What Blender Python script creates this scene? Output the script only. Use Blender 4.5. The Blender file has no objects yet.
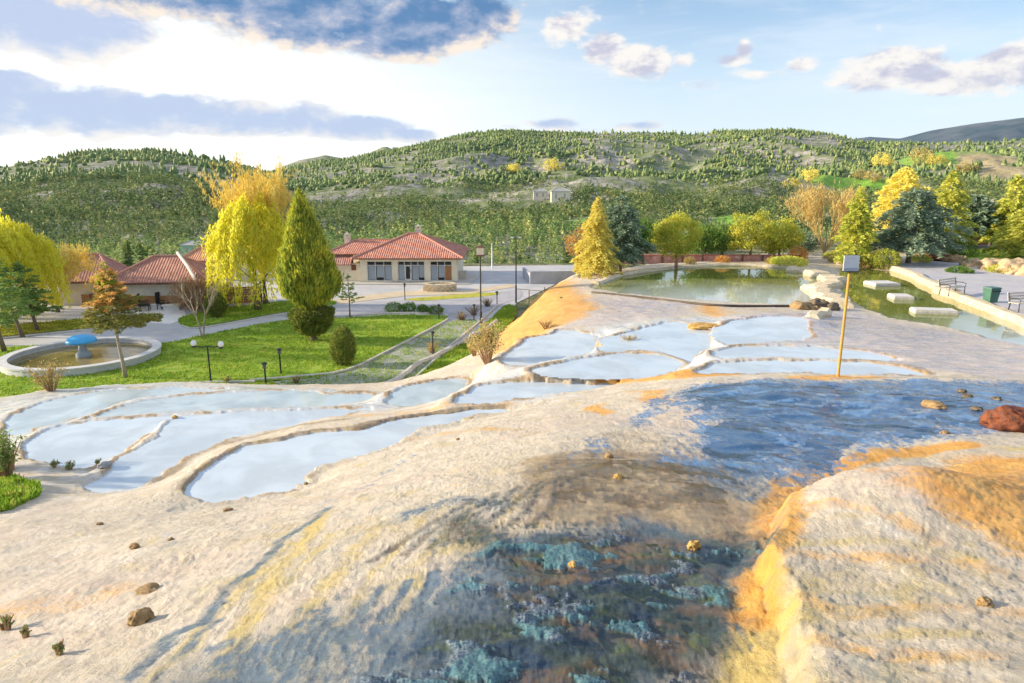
import bpy, bmesh, math, random
import numpy as np
from mathutils import Vector
random.seed(7); RNG = np.random.default_rng(7)
C = bpy.context.scene.collection
F = 683.0; CAMZ = 10.6; HORV = 184.0
PITCH = math.atan((341.5-HORV)/F); CP, SP = math.cos(PITCH), math.sin(PITCH)
def ss(a, b, x):
    t = np.clip((np.asarray(x, float)-a)/(b-a), 0, 1); return t*t*(3-2*t)
def pdir(u, v):
    r = (u-512)/F; up = (341.5-v)/F
    return np.array([r, CP+up*SP, -SP+up*CP])
def gp(u, v, H):                       # point of the sight line H metres below the eye
    d = pdir(u, v); s = H/(-d[2]); return np.array([d[0]*s, d[1]*s, CAMZ-H])
def gd(u, v, Y):                       # point of the sight line at forward distance Y
    d = pdir(u, v); s = Y/d[1]; return np.array([d[0]*s, Y, CAMZ+d[2]*s])
def g0(u, v, z=0.0): return gp(u, v, CAMZ-z)
# ------------------------------------------------------------ noise
def _h(ix, iy, seed):
    n = (ix.astype(np.int64)*374761393 + iy.astype(np.int64)*668265263 + seed*974634777) & 0x7fffffff
    n = ((n ^ (n >> 13))*1274126177) & 0x7fffffff
    return ((n ^ (n >> 16)) & 0xffff)/65535.0
def vnoise(x, y, seed=0):
    x = np.asarray(x, float); y = np.asarray(y, float)
    ix = np.floor(x); iy = np.floor(y); fx = x-ix; fy = y-iy
    fx = fx*fx*fx*(fx*(fx*6-15)+10); fy = fy*fy*fy*(fy*(fy*6-15)+10)
    a = _h(ix, iy, seed); b = _h(ix+1, iy, seed); c = _h(ix, iy+1, seed); d = _h(ix+1, iy+1, seed)
    return (a*(1-fx)+b*fx)*(1-fy)+(c*(1-fx)+d*fx)*fy
def fbm(x, y, octv=4, seed=0, gain=.5):
    s = 0; a = 1; n = 0
    for o in range(octv):
        s = s+a*vnoise(x, y, seed+o*17); n += a; a *= gain
        x, y = x*1.93+y*.53+3.1, y*1.93-x*.53+1.7
    return s/n
def ridged(x, y, octv=4, seed=0):
    s = 0; a = 1; n = 0
    for o in range(octv):
        s = s+a*(1-abs(2*vnoise(x, y, seed+o*17)-1)); n += a; a *= .5
        x, y = x*1.93+y*.53+3.1, y*1.93-x*.53+1.7
    return s/n
def seg_dist(P, x, y, closed=True):
    d2 = np.full(x.shape, 1e18); n = len(P)
    for i in range(n if closed else n-1):
        a = P[i]; b = P[(i+1) % n]; ex, ey = b[0]-a[0], b[1]-a[1]; L = ex*ex+ey*ey+1e-12
        t = np.clip(((x-a[0])*ex+(y-a[1])*ey)/L, 0, 1)
        d2 = np.minimum(d2, (x-a[0]-t*ex)**2+(y-a[1]-t*ey)**2)
    return np.sqrt(d2)
def inside(P, x, y):
    ins = np.zeros(x.shape, bool); n = len(P)
    for i in range(n):
        a = P[i]; b = P[(i+1) % n]
        if a[1] == b[1]: continue
        c = ((a[1] > y) != (b[1] > y)) & (x < (b[0]-a[0])*(y-a[1])/(b[1]-a[1])+a[0]); ins ^= c
    return ins
def sdist(P, x, y):                    # positive inside
    x = np.asarray(x, float); y = np.asarray(y, float)
    d = seg_dist(P, x, y); return np.where(inside(P, x, y), d, -d)
def smooth_poly(P, n=4, closed=True):
    P = [np.asarray(p, float) for p in P]; out = []; N = len(P)
    for i in range(N if closed else N-1):
        if closed: p0, p1, p2, p3 = P[i-1], P[i], P[(i+1) % N], P[(i+2) % N]
        else: p0, p1, p2, p3 = P[max(i-1, 0)], P[i], P[i+1], P[min(i+2, N-1)]
        for k in range(n):
            t = k/n
            out.append(.5*((2*p1)+(-p0+p2)*t+(2*p0-5*p1+4*p2-p3)*t*t+(-p0+3*p1-3*p2+p3)*t**3))
    if not closed: out.append(P[-1])
    return out
# ------------------------------------------------------------ objects
def tag(o, label=None, cat=None, group=None, kind=None):
    if label: o['label'] = label
    if cat: o['category'] = cat
    if group: o['group'] = group
    if kind: o['kind'] = kind
    return o
def link(name, me, mat, parent=None, smooth=False):
    o = bpy.data.objects.new(name, me); C.objects.link(o)
    if mat: me.materials.append(mat)
    if parent: o.parent = parent
    if smooth: me.polygons.foreach_set('use_smooth', [True]*len(me.polygons))
    return o
def mesh_np(name, V, faces, mat, parent=None, smooth=False):
    """faces: list of (n,k) int arrays"""
    me = bpy.data.meshes.new(name); V = np.asarray(V, np.float32)
    if not isinstance(faces, (list, tuple)): faces = [faces]
    faces = [np.asarray(f, np.int32) for f in faces if len(f)]
    me.vertices.add(len(V)); me.vertices.foreach_set('co', V.ravel())
    tot = np.concatenate([np.full(len(f), f.shape[1], np.int32) for f in faces])
    me.loops.add(int(tot.sum())); me.polygons.add(len(tot))
    me.loops.foreach_set('vertex_index', np.concatenate([f.ravel() for f in faces]))
    me.polygons.foreach_set('loop_start', np.concatenate([[0], np.cumsum(tot)[:-1]]).astype(np.int32))
    me.update(calc_edges=True)
    return link(name, me, mat, parent, smooth)
def thing(name, label, cat, loc=(0, 0, 0), rz=0, group=None):
    o = bpy.data.objects.new(name, None); C.objects.link(o); o.empty_display_size = .2
    o.location = loc; o.rotation_euler = (0, 0, rz); return tag(o, label, cat, group)
def copy_tree(o, parent=None):
    c = o.copy(); C.objects.link(c)
    if parent: c.parent = parent
    for ch in list(o.children): copy_tree(ch, c)
    return c
class MB:
    """collects simple shapes into one mesh"""
    def __init__(s): s.v = []; s.f = []
    def add(s, V, Fs):
        n = len(s.v); s.v += [tuple(map(float, p)) for p in V]; s.f += [tuple(i+n for i in f) for f in Fs]; return s
    def box(s, x0, x1, y0, y1, z0, z1, taper=0):
        t = taper
        return s.add([(x0, y0, z0), (x1, y0, z0), (x1, y1, z0), (x0, y1, z0), (x0+t, y0+t, z1), (x1-t, y0+t, z1), (x1-t, y1-t, z1), (x0+t, y1-t, z1)],
              [(3, 2, 1, 0), (4, 5, 6, 7), (0, 1, 5, 4), (1, 2, 6, 5), (2, 3, 7, 6), (3, 0, 4, 7)])
    def tube(s, P, R, n=8, cap=True):
        P = [np.asarray(p, float) for p in P]
        if np.isscalar(R): R = [R]*len(P)
        V = []; Fs = []; ref = np.array([.31, .17, .93])
        for i, p in enumerate(P):
            t = P[min(i+1, len(P)-1)]-P[max(i-1, 0)]; t = t/(np.linalg.norm(t)+1e-9)
            if abs(t@ref) > .97: ref = np.array([1., .1, 0])
            a = np.cross(t, ref); a /= np.linalg.norm(a)+1e-9; b = np.cross(t, a)
            for k in range(n):
                w = 2*math.pi*k/n; V.append(p+R[i]*(math.cos(w)*a+math.sin(w)*b))
        for i in range(len(P)-1):
            for k in range(n): Fs.append((i*n+k, i*n+(k+1) % n, (i+1)*n+(k+1) % n, (i+1)*n+k))
        if cap: Fs.append(tuple(range(n-1, -1, -1))); Fs.append(tuple((len(P)-1)*n+k for k in range(n)))
        return s.add(V, Fs)
    def lathe(s, prof, n=24, cx=0, cy=0):
        V = []; Fs = []
        for r, z in prof:
            for k in range(n):
                w = 2*math.pi*k/n; V.append((cx+r*math.cos(w), cy+r*math.sin(w), z))
        for i in range(len(prof)-1):
            for k in range(n): Fs.append((i*n+k, i*n+(k+1) % n, (i+1)*n+(k+1) % n, (i+1)*n+k))
        if prof[0][0] > 1e-4: Fs.append(tuple(range(n-1, -1, -1)))
        if prof[-1][0] > 1e-4: Fs.append(tuple((len(prof)-1)*n+k for k in range(n)))
        return s.add(V, Fs)
    def build(s, name, mat, parent=None, smooth=False, bevel=0):
        me = bpy.data.meshes.new(name); me.from_pydata(s.v, [], s.f); me.update()
        if bevel:
            bm = bmesh.new(); bm.from_mesh(me)
            bmesh.ops.bevel(bm, geom=bm.edges[:], offset=bevel, segments=2, affect='EDGES', profile=.6, clamp_overlap=True)
            bm.to_mesh(me); bm.free()
        return link(name, me, mat, parent, smooth)
# ------------------------------------------------------------ materials
def nt(m): m.use_nodes = True; n = m.node_tree; n.nodes.clear(); return n
class NB:
    def __init__(s, tree): s.t = tree
    def n(s, typ, **kw):
        x = s.t.nodes.new(typ)
        for k, v in kw.items():
            if k.startswith('_'): setattr(x, k[1:], v)
            else: s.set(x.inputs[k], v)
        return x
    def set(s, sock, v):
        if isinstance(v, bpy.types.NodeSocket): s.t.links.new(v, sock)
        elif v is not None:
            if sock.type == 'RGBA' and len(v) == 3: v = (*v, 1)
            sock.default_value = v
    def math(s, op, a, b=0.0, c=None, clamp=False):
        x = s.t.nodes.new('ShaderNodeMath'); x.operation = op; x.use_clamp = clamp
        s.set(x.inputs[0], a); s.set(x.inputs[1], b)
        if c is not None: s.set(x.inputs[2], c)
        return x.outputs[0]
    def mix(s, f, a, b, blend='MIX'):
        x = s.t.nodes.new('ShaderNodeMix'); x.data_type = 'RGBA'; x.blend_type = blend; x.clamp_factor = True
        s.set(x.inputs[0], f); s.set(x.inputs[6], a); s.set(x.inputs[7], b); return x.outputs[2]
    def step(s, a, b, x):
        r = s.t.nodes.new('ShaderNodeMapRange'); r.interpolation_type = 'SMOOTHSTEP'
        s.set(r.inputs[0], x); r.inputs[1].default_value = a; r.inputs[2].default_value = b; return r.outputs[0]
    def noise(s, vec, scale, detail=4, rough=.55, dist=0, typ='ShaderNodeTexNoise'):
        x = s.n('ShaderNodeTexNoise', Vector=vec, Scale=float(scale), Detail=float(detail), Roughness=float(rough), Distortion=float(dist)); return x.outputs[0]
    def bump(s, h, strength, dist, normal=None):
        x = s.n('ShaderNodeBump', Height=h, Strength=float(strength), Distance=float(dist))
        if normal is not None: s.set(x.inputs['Normal'], normal)
        return x.outputs[0]
def pbr(name, c1, c2=None, scale=3., rough=.8, bump=.0, bscale=None, metal=0., c3=None, stretch=(1, 1, 1), spec=.3, coord='Object'):
    m = bpy.data.materials.new(name); b = NB(nt(m))
    tc = b.n('ShaderNodeTexCoord'); mp = b.n('ShaderNodeMapping', Vector=tc.outputs[coord], Scale=stretch).outputs[0]
    n1 = b.noise(mp, scale, 6, .62)
    col = b.mix(b.step(.32, .68, n1), c1, c2 if c2 else tuple(x*.75 for x in c1))
    if c3: col = b.mix(b.step(.5, .72, b.noise(mp, scale*2.7, 4, .6, .4)), col, c3)
    p = b.n('ShaderNodeBsdfPrincipled', Roughness=rough, Metallic=metal); b.set(p.inputs['Base Color'], col); p.inputs['Specular IOR Level'].default_value = spec
    if bump: b.set(p.inputs['Normal'], b.bump(b.noise(mp, bscale or scale*4, 6, .65), bump, .05))
    o = b.n('ShaderNodeOutputMaterial', Surface=p.outputs[0]); return m
def leafmat(name, c1, c2, c3=None, scale=1.2, trans=.35, rnd=.25):
    m = bpy.data.materials.new(name); b = NB(nt(m))
    tc = b.n('ShaderNodeTexCoord'); oi = b.n('ShaderNodeObjectInfo')
    n1 = b.noise(tc.outputs['Object'], scale, 3, .6); n2 = b.noise(tc.outputs['Object'], scale*7, 2, .5)
    col = b.mix(b.step(.36, .64, n1), c1, c2)
    if c3: col = b.mix(b.step(.52, .66, n2), col, c3)
    val = b.math('ADD', b.math('MULTIPLY', oi.outputs['Random'], rnd), 1-rnd*.5)
    hs = b.n('ShaderNodeHueSaturation', Value=val, Color=col, Saturation=1.0)
    hs2 = b.math('ADD', b.math('MULTIPLY', n2, .8), .6)
    hs3 = b.n('ShaderNodeHueSaturation', Value=hs2, Color=hs.outputs[0])
    d = b.n('ShaderNodeBsdfPrincipled', Roughness=.6); b.set(d.inputs['Base Color'], hs3.outputs[0]); d.inputs['Specular IOR Level'].default_value = .2
    t = b.n('ShaderNodeBsdfTranslucent', Color=hs3.outputs[0])
    mx = b.n('ShaderNodeMixShader', Fac=trans); b.t.links.new(d.outputs[0], mx.inputs[1]); b.t.links.new(t.outputs[0], mx.inputs[2])
    b.n('ShaderNodeOutputMaterial', Surface=mx.outputs[0]); return m
# ============================================================ TERRAIN
POOLS = {  # outline along sight lines, metres below the eye
 'long': (5.95, [(195,484),(203,470),(225,457),(260,445),(310,434),(370,425),(430,416),(495,409),(505,411),(470,419),(440,427),(405,440),(370,453),(330,469),(290,487),(255,499),(222,503),(200,496)]),
 'big': (7.2, [(90,486),(104,470),(134,452),(166,430),(182,417),(220,413),(280,411),(340,410),(365,411),(330,419),(270,431),(225,442),(192,454),(172,468),(155,482),(128,490)]),
 'corner': (7.42, [(24,447),(44,432),(77,424),(116,419),(174,415.5),(157,431),(131,448),(104,465),(58,466),(34,458)]),
 'strip': (8.3, [(82,421),(120,407),(160,398),(200,394),(280,391.5),(330,393),(374,394),(384,402),(350,408),(280,409.5),(215,411.5),(170,414),(118,418)]),
 'shallow': (9.0, [(2,424),(20,411),(60,398),(110,391),(165,388.5),(230,389),(190,393),(150,397),(112,406),(70,420),(38,428),(18,440)]),
 'rib': (7.3, [(384,402),(392,393),(412,386),(450,380),(467,380.5),(460,391),(446,401),(402,407)]),
 'mid': (6.02, [(458,402),(472,389),(492,384),(540,381),(600,380),(622,382),(600,387),(560,394),(520,400),(482,403)]),
 'centre': (5.85, [(534,374),(552,364),(580,357.5),(604,353.5),(640,352.5),(668,358),(684,366),(660,374),(640,379),(606,377.5),(565,377)]),
 'bank': (6.2, [(504,356),(526,340),(560,331),(588,334),(599,340),(598,351),(575,357),(548,363),(515,366)]),
 'notch': (5.92, [(601,341),(640,330),(664,322),(706,327),(716,338),(704,352),(690,364),(672,357),(644,350.5),(603,352)]),
 'upper': (5.7, [(716,328),(740,321),(770,317),(806,318),(812,330),(800,340),(763,343.5),(730,345),(716,340)]),
 'step': (5.3, [(722,352),(750,347),(800,346),(840,348),(878,354),(893,361),(850,360),(790,358.5),(730,360)]),
 'foot': (5.0, [(692,374),(706,364),(740,361.5),(790,360.5),(850,362.5),(902,367),(922,374),(850,375.5),(760,375)]),
 'green': (6.55, [(592,287),(612,279),(640,272),(690,267),(760,266),(796,270),(826,280),(820,288),(830,300),(800,305),(740,303),(680,299),(620,293)]),
 'right': (6.6, [(838,272),(850,267),(880,270),(915,275),(940,287),(965,297),(1000,310),(1030,322),(1110,350),(1060,352),(990,338),(940,326),(890,318),(855,303),(842,290)]),
}
POOLW = {}
for k, (H, P) in POOLS.items(): POOLW[k] = (CAMZ-H, [gp(u, v, H)[:2] for u, v in smooth_poly(P, 3)])
CTRL = [  # (u, v, drop)
 (0,683,3.4),(120,683,3.15),(260,683,2.95),(400,683,2.75),(520,683,2.72),(640,683,2.8),(740,683,2.9),(900,683,3.0),(1024,683,3.0),(-200,683,3.9),(1250,683,3.0),
 (0,600,4.4),(130,600,3.75),(300,600,3.15),(450,600,2.95),(600,600,2.98),(720,600,3.08),(900,600,3.2),(1050,600,3.2),
 (0,540,5.5),(140,540,4.6),(300,540,3.7),(420,540,3.35),(550,540,3.2),(680,540,3.28),(800,540,3.4),(1024,540,3.4),
 (-250,520,7.0),(0,500,6.7),(90,505,6.1),(180,510,5.7),(280,505,5.2),(370,490,4.5),(450,480,3.9),(560,480,3.52),(680,480,3.6),(800,480,3.75),(1024,480,3.75),(1250,480,3.8),
 (0,470,7.6),(330,475,5.7),(420,445,5.35),(480,440,4.75),(560,440,4.15),(660,440,3.95),(760,440,4.05),(900,435,4.1),(1024,430,4.1),
 (500,420,5.5),(560,410,5.2),(640,410,4.6),(720,405,4.35),(820,400,4.4),(920,400,4.42),(1024,400,4.45),(1250,400,4.5),
 (620,392,5.3),(700,384,4.75),(760,380,4.65),(840,379,4.6),(940,379,4.7),(1024,380,4.75),(-200,440,9.4),(-10,440,8.6),(0,405,9.95),(60,393,10.0),(120,387.5,10.05),(200,386.5,10.05),(300,388,10.0),(360,387,9.6),(395,381,9.6),(415,371,9.8),(440,362,9.6),(465,350,9.6),(480,342,9.7),
 (545,289,6.65),(562,300,6.5),(548,315,6.7),(530,328,7.0),(512,345,7.4),(485,362,7.8),(460,374,7.6),(600,300,6.45),(600,320,6.2),(660,308,6.3),(720,312,6.2),(560,328,6.35),
 (900,340,5.8),(960,350,5.7),(1024,355,5.75),(940,366,5.2),(1024,370,5.2),(840,320,6.2),(800,312,6.35),(1200,330,6.4),(1200,370,5.5),
 (600,275,6.45),(700,262,6.45),(800,262,6.4),(900,262,6.4),(1000,280,6.45),(1024,300,6.5),(1200,300,6.5),(1400,300,6.5),
]
cp = [gp(*c) for c in CTRL]
for k, (z, P) in POOLW.items():
    for i in range(0, len(P), 5): cp.append(np.array([*P[i], z+.02]))
for X in (-6, -2, 2, 6): cp.append(np.array([X, .3, CAMZ-1.95])); cp.append(np.array([X*2, -3, CAMZ-2.0]))
cp = np.array(cp)
def _q(x, y): return np.arctan2(x, np.maximum(y, -20)), .9*np.log(np.sqrt(x*x+y*y)+1.5)
cq = np.stack(_q(cp[:, 0], cp[:, 1]), 1)
_K = np.sqrt(((cq[:, None]-cq[None])**2).sum(-1)+1e-4)
_n = len(cp); _A = np.zeros((_n+3, _n+3)); _A[:_n, :_n] = _K-np.eye(_n)*.012; _A[:_n, _n] = 1; _A[:_n, _n+1:] = cq; _A[_n, :_n] = 1; _A[_n+1:, :_n] = cq.T
_w = np.linalg.solve(_A, np.concatenate([cp[:, 2], [0, 0, 0]]))
def base_z(x, y):
    a, b = _q(x, y); z = _w[_n]+_w[_n+1]*a+_w[_n+2]*b
    for i in range(_n): z = z+_w[i]*np.sqrt((a-cq[i, 0])**2+(b-cq[i, 1])**2+1e-4)
    return z
BOUND = smooth_poly([(-75, -12), (-52, 14), gp(-60, 404, 10.4)[:2], gp(0, 398, 10.4)[:2], gp(60, 389, 10.4)[:2], gp(120, 384, 10.4)[:2], gp(200, 383, 10.4)[:2], gp(300, 386.5, 10.45)[:2],
   gp(385, 383, 10.4)[:2], gp(415, 367, 10.4)[:2], gp(446, 352, 10.4)[:2], gp(474, 338, 10.4)[:2], gp(497, 325, 10.4)[:2], (.2, 56), (3.2, 63), (7, 72), (20, 80), (95, 84), (95, -12)], 4)
BOULD = [gp(u, v, 3.1)[:2] for u, v in smooth_poly([(1500, 430), (1100, 436), (1000, 437), (930, 440), (880, 450), (835, 464), (800, 482), (776, 510), (760, 555), (753, 605), (762, 640), (770, 690), (780, 800), (770, 1300), (1500, 1500)], 3)]
def pool_fields(x, y):
    f = {}
    wx = x+(fbm(x*.8, y*.8, 5, 5, .6)-.5)*.9; wy = y+(fbm(x*.8, y*.8, 5, 9, .6)-.5)*.9
    for k, (z, P) in POOLW.items():
        P2 = np.array(P); pad = 4.0
        m = (x > P2[:, 0].min()-pad) & (x < P2[:, 0].max()+pad) & (y > P2[:, 1].min()-pad) & (y < P2[:, 1].max()+pad)
        d = np.full(x.shape, -99.); d[m] = sdist(P, wx[m], wy[m]); f[k] = (z, d)
    return f
def trav_z(x, y, detail=True, masks=None):
    x = np.asarray(x, float); y = np.asarray(y, float); shp = x.shape; x = x.ravel(); y = y.ravel()
    z = base_z(x, y); r = np.hypot(x, y)
    # broad undulation, flowing lips
    z = z+(fbm(x*.35, y*.35, 4, 21)-.5)*.24*ss(2, 9, r)*(1-.5*ss(25, 40, r)) + (ridged(x*.9, y*.9, 3, 33)-.6)*.05*ss(1, 5, r)
    pf = pool_fields(x, y); keep = np.ones_like(z)
    num = np.zeros_like(z); den = np.zeros_like(z)+1e-6; wmax = np.zeros_like(z)
    for k, (zp, d) in pf.items():
        w = 1-ss(.05, .9, -d); w = np.where(d > 0, 1, w); num += w*(zp+.05)*w; den += w*w; wmax = np.maximum(wmax, w)
    z = z*(1-wmax)+wmax*num/den
    for k, (zp, d) in pf.items():
        rim = 1-ss(.0, .24, np.abs(d+.13)); z = np.maximum(z, z*(1-rim)+rim*(zp-.005+.06*fbm(x*.7, y*.7, 3, 3)))
    inp = np.zeros_like(z)
    for k, (zp, d) in pf.items():
        a = ss(-.06, .02, d); deep = .9 if k in ('green', 'right') else .16
        bed = (fbm(x*.55, y*.55, 5, 37, .6)-.40)*.30*(deep < .5)
        z = np.where(d > -.06, z*(1-a)+a*(zp-.0-np.maximum(deep*ss(-.05, .6 if deep < .5 else 2.5, d)+bed*ss(0, 1.2, d), -.012)), z); inp = np.maximum(inp, a)
    # foreground block on the right
    wx = x+(fbm(x*2.2, y*2.2, 5, 55, .58)-.5)*.30; wy = y+(fbm(x*2.2, y*2.2, 5, 56, .58)-.5)*.30
    sd = sdist(BOULD, wx, wy)
    top =   .10+.27*ss(-.01, .17, sd)**.8+.08*ss(.1, 1.2, sd)
    mound = np.exp(-(((x-3.9)/1.25)**2+((y-6.0)/.85)**2))*.26
    bz = np.where(sd > 0, top+mound*ss(0, .5, sd), .10*ss(-.25, 0, sd)*1.0)
    z = z+bz
    dry = (1-inp)
    if detail:
        near = 1-ss(9, 22, r)
        z = z+dry*((ridged(x*3.1, y*3.1, 4, 71)-.62)*.022*(.4+.6*near)+(fbm(x*9, y*9, 3, 72)-.5)*.018*near)
        a1 = fbm(x*.7, y*.7, 2, 7)*1.2
        rel = ridged(x*13+a1*3+2.2*fbm(x*2.5, y*2.5, 3, 77), y*4.2+a1*2, 5, 75); rel2 = fbm(x*26+3*fbm(x*5, y*5, 2, 12), y*15, 4, 74)
        rl = rel*.65+rel2*.35; flat = 1 if masks is None else 1-.8*np.maximum(masks['blue']*ss(7, 9, r), masks['brown']*.7); z = z+dry*near*flat*(rl-.55)*.026*(sd < .03)*(.2+1.3*fbm(x*.8, y*.8, 2, 76))
        if masks is not None:
            masks['relief'] = rl; z = z+dry*(sd < .03)*((fbm(x*1.3, y*2.0, 6, 84, .62)-.5)*.11*masks['blue']*ss(6.5, 9, r)+(fbm(x*2.6, y*3.2, 6, 85, .6)-.5)*.075*masks['dark'])
        z = z+dry*np.where(sd > 0, (ridged(x*3, y*9+fbm(x*2, y*2, 2, 8)*2, 5, 78)-.6)*.018+(fbm(x*30, y*30, 4, 79, .65)-.5)*.016, 0)
        if masks is not None:
            isl = fbm(x*2.5+1.5*fbm(x*1.7, y*1.7, 3, 88), y*3.3, 7, 82, .62); c = ss(.02, .3, masks['crust'])*ss(.585-.045*masks['crust'], .60-.045*masks['crust'], isl)
            z = z+dry*c*(.010+.026*ss(.53, .66, isl)*(.6+.7*ridged(x*17, y*17, 3, 83)-.3)); masks['crust'] = c
    b = sdist(BOUND, x+(fbm(x*.5, y*.5, 3, 91)-.5)*1.2, y+(fbm(x*.5, y*.5, 3, 92)-.5)*1.2)
    w = 1.0+4.2*ss(-9, -2.5, x)*ss(25, 38, y)
    t = np.clip(b/w, -1.5, 1); e = np.where(t < 0, 0, t*t*(3-2*t)*.55+.45*t)
    cl = ss(-9, -2.5, x)*ss(25, 38, y)*(t > 0)*(t < 1)
    z = np.where(t < 1, -.35+e*(z+.35)+np.minimum(t, 0)*.3, z)+cl*(ridged(x*.8, y*.25, 3, 95)-.6)*.5*(1-abs(2*t-1))
    z = np.where(inp > .5, z, z)
    return z.reshape(shp)
def plateau(x, y):
    xb = np.interp(y, [30, 44, 48, 55, 62, 70, 90, 120], [-3, -2.7, -1.2, 0, 3, 6, 10, 14])
    return ss(1.5, 6, x-xb)*ss(30, 40, y)*(1-ss(82, 125, y))
CREST = [  # (distance, skyline pixels)
 (600, [(-900,175),(-300,172),(-100,172),(0,168),(50,160),(110,152),(160,153),(205,158),(250,168),(300,184),(350,204),(400,222),(460,240),(1900,250)]),
 (900, [(-900,215),(0,205),(200,190),(250,177),(300,166),(345,160),(400,150),(435,142),(470,135),(500,132),(560,134),(640,133),(690,135),(730,132),(790,131),(830,135),(870,143),(950,144),(1000,141),(1100,141),(1400,150),(1900,160)]),
 (1500, [(-900,190),(150,178),(230,172),(270,171),(300,160),(325,155),(345,159),(365,155),(385,146),(402,153),(450,152),(500,166),(600,180),(1900,190)]),
]
def _crest(pts):
    th = []; el = []
    for u, v in pts:
        d = pdir(u, v); th.append(math.atan2(d[0], d[1])); el.append(d[2]/math.hypot(d[0], d[1]))
    return np.array(th), np.array(el)
CRESTS = [(D, *_crest(p)) for D, p in CREST]
def hills(x, y):
    r = np.hypot(x, y); th = np.arctan2(x, y); z = np.zeros_like(r)
    gul = ridged(x/170, y/170, 5, 101)-.62; g2 = fbm(x/45, y/45, 4, 111)-.5
    for i, (D, ta, ea) in enumerate(CRESTS):
        zc = CAMZ+np.interp(th, ta, ea)*D; r0 = 120
        t = np.clip((r-r0)/(D-r0), 0, None)
        s = np.where(t <= 1, np.minimum(t, 1)**2.0, np.maximum(1-.55*(t-1), .2))
        bell = np.where(t < 1, 4*np.minimum(t, 1)*(1-np.minimum(t, 1)), 0)
        h = zc*s+(gul*34+g2*9)*bell*np.clip(zc/60, .25, 1.2)+(t <= 1.2)*ss(.6, 1, t)*g2*3
        z = np.maximum(z, h)
    return z
def ground_z(x, y):
    x = np.asarray(x, float); y = np.asarray(y, float); r = np.hypot(x, y)
    z = plateau(x, y)*3.95+hills(x, y)*ss(110, 170, r)
    z = z+(fbm(x/12, y/12, 3, 131)-.5)*.8*ss(92, 130, r)-6*ss(90, 140, r)*(1-ss(220, 520, r))
    return z-.05-.5*ss(30, 12, r)
def surf_z(x, y):
    x = np.asarray(x, float); y = np.asarray(y, float); g = ground_z(x, y); r = np.hypot(x, y)
    m = r < 100
    if m.any():
        t = trav_z(x[m], y[m], False); g[m] = np.maximum(g[m], t)
    return g
_RS = np.geomspace(1.2, 1400, 2600)
def hit(u, v):
    d = pdir(u, v); hd = math.hypot(d[0], d[1]); x = d[0]/hd*_RS; y = d[1]/hd*_RS; z = CAMZ+d[2]/hd*_RS
    s = surf_z(x, y); k = np.argmax(z <= s)
    if not (z <= s).any(): return gp(u, v, 8)
    return np.array([x[k], y[k], s[k]])
def on(x, y):
    a = np.array([x], float); b = np.array([y], float); return float(surf_z(a, b)[0])
# ---- mineral stains, and sky reflection painted as blue, laid on the ground in metres
ST = {k: [] for k in ('orange', 'brown', 'blue', 'crust', 'yellow', 'lav', 'white', 'dark')}
def poly(k, pts, feather, s=1.): ST[k].append(('p', [hit(u, v)[:2] for u, v in pts], feather, s))
def line(k, pts, rad, s=1.): ST[k].append(('l', [hit(u, v)[:2] for u, v in pts], rad, s))
poly('orange', [(484,348),(500,326),(516,306),(530,294),(548,287),(578,294),(600,308),(580,318),(552,328),(526,342),(505,350)], 1.3, 1.0); line('orange', [(495,338),(515,318),(535,298)], 1.8, 1.0)
poly('orange', [(690,306),(718,305),(736,316),(712,318)], .9, .8); line('orange', [(686,331),(700,326),(716,328)], .5, .7)
line('orange', [(604,385),(650,378),(690,376),(724,375)], .45, 1.); poly('orange', [(634,391),(660,393),(680,403),(650,403)], .3, .95)
poly('orange', [(583,408),(600,404),(620,411),(602,417)], .25, .9); line('orange', [(805,378),(870,377)], .4, .8)  # last: pole-foot patch, with the pole's cast shadow put into its colour
line('orange', [(754,615),(758,560),(771,520),(792,490),(826,468),(885,454),(960,446)], .24, .95)
poly('orange', [(905,480),(960,462),(1040,452),(1090,500),(1040,545),(985,535),(935,502)], .5, .95)
line('orange', [(-20,615),(60,600),(120,590)], .35, .40); line('orange', [(410,440),(450,433),(490,430)], .35, .45)
line('orange', [(840,352),(880,362),(920,374)], .3, .5); poly('orange', [(600,285),(560,278),(575,274),(625,272),(640,276)], 1.2, .55)
line('orange', [(215,440),(270,428),(370,416),(440,409),(510,404)], .35, .45); line('orange', [(640,362),(668,348),(690,344)], .45, .5)
line('brown', [(360,428),(430,415),(500,407)], .30, .9); line('brown', [(160,480),(185,458),(215,446),(270,433),(340,420)], .28, .6)
poly('brown', [(520,462),(600,445),(690,452),(745,470),(760,520),(750,570),(640,545),(510,525)], .55, .95); line('brown', [(190,478),(193,490)], .25, .7)
poly('brown', [(650,600),(750,590),(770,680),(640,690)], .3, .55)
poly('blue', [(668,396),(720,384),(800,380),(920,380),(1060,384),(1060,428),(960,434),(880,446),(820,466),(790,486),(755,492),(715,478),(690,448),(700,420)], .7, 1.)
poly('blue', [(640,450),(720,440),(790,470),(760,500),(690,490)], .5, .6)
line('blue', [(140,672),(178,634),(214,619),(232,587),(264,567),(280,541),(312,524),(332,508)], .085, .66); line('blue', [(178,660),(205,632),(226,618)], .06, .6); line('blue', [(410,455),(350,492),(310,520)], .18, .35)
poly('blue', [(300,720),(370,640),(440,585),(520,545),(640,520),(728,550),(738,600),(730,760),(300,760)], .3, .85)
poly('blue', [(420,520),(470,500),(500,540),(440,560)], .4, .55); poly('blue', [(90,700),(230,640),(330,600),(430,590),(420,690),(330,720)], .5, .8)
poly('crust', [(380,720),(450,610),(540,555),(640,535),(705,550),(710,640),(690,760)], .3, 1.)
poly('dark', [(460,640),(520,560),(600,535),(725,540),(735,610),(722,690),(500,720)], .5, .9); line('dark', [(460,520),(520,560)], .3, .5)
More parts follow.
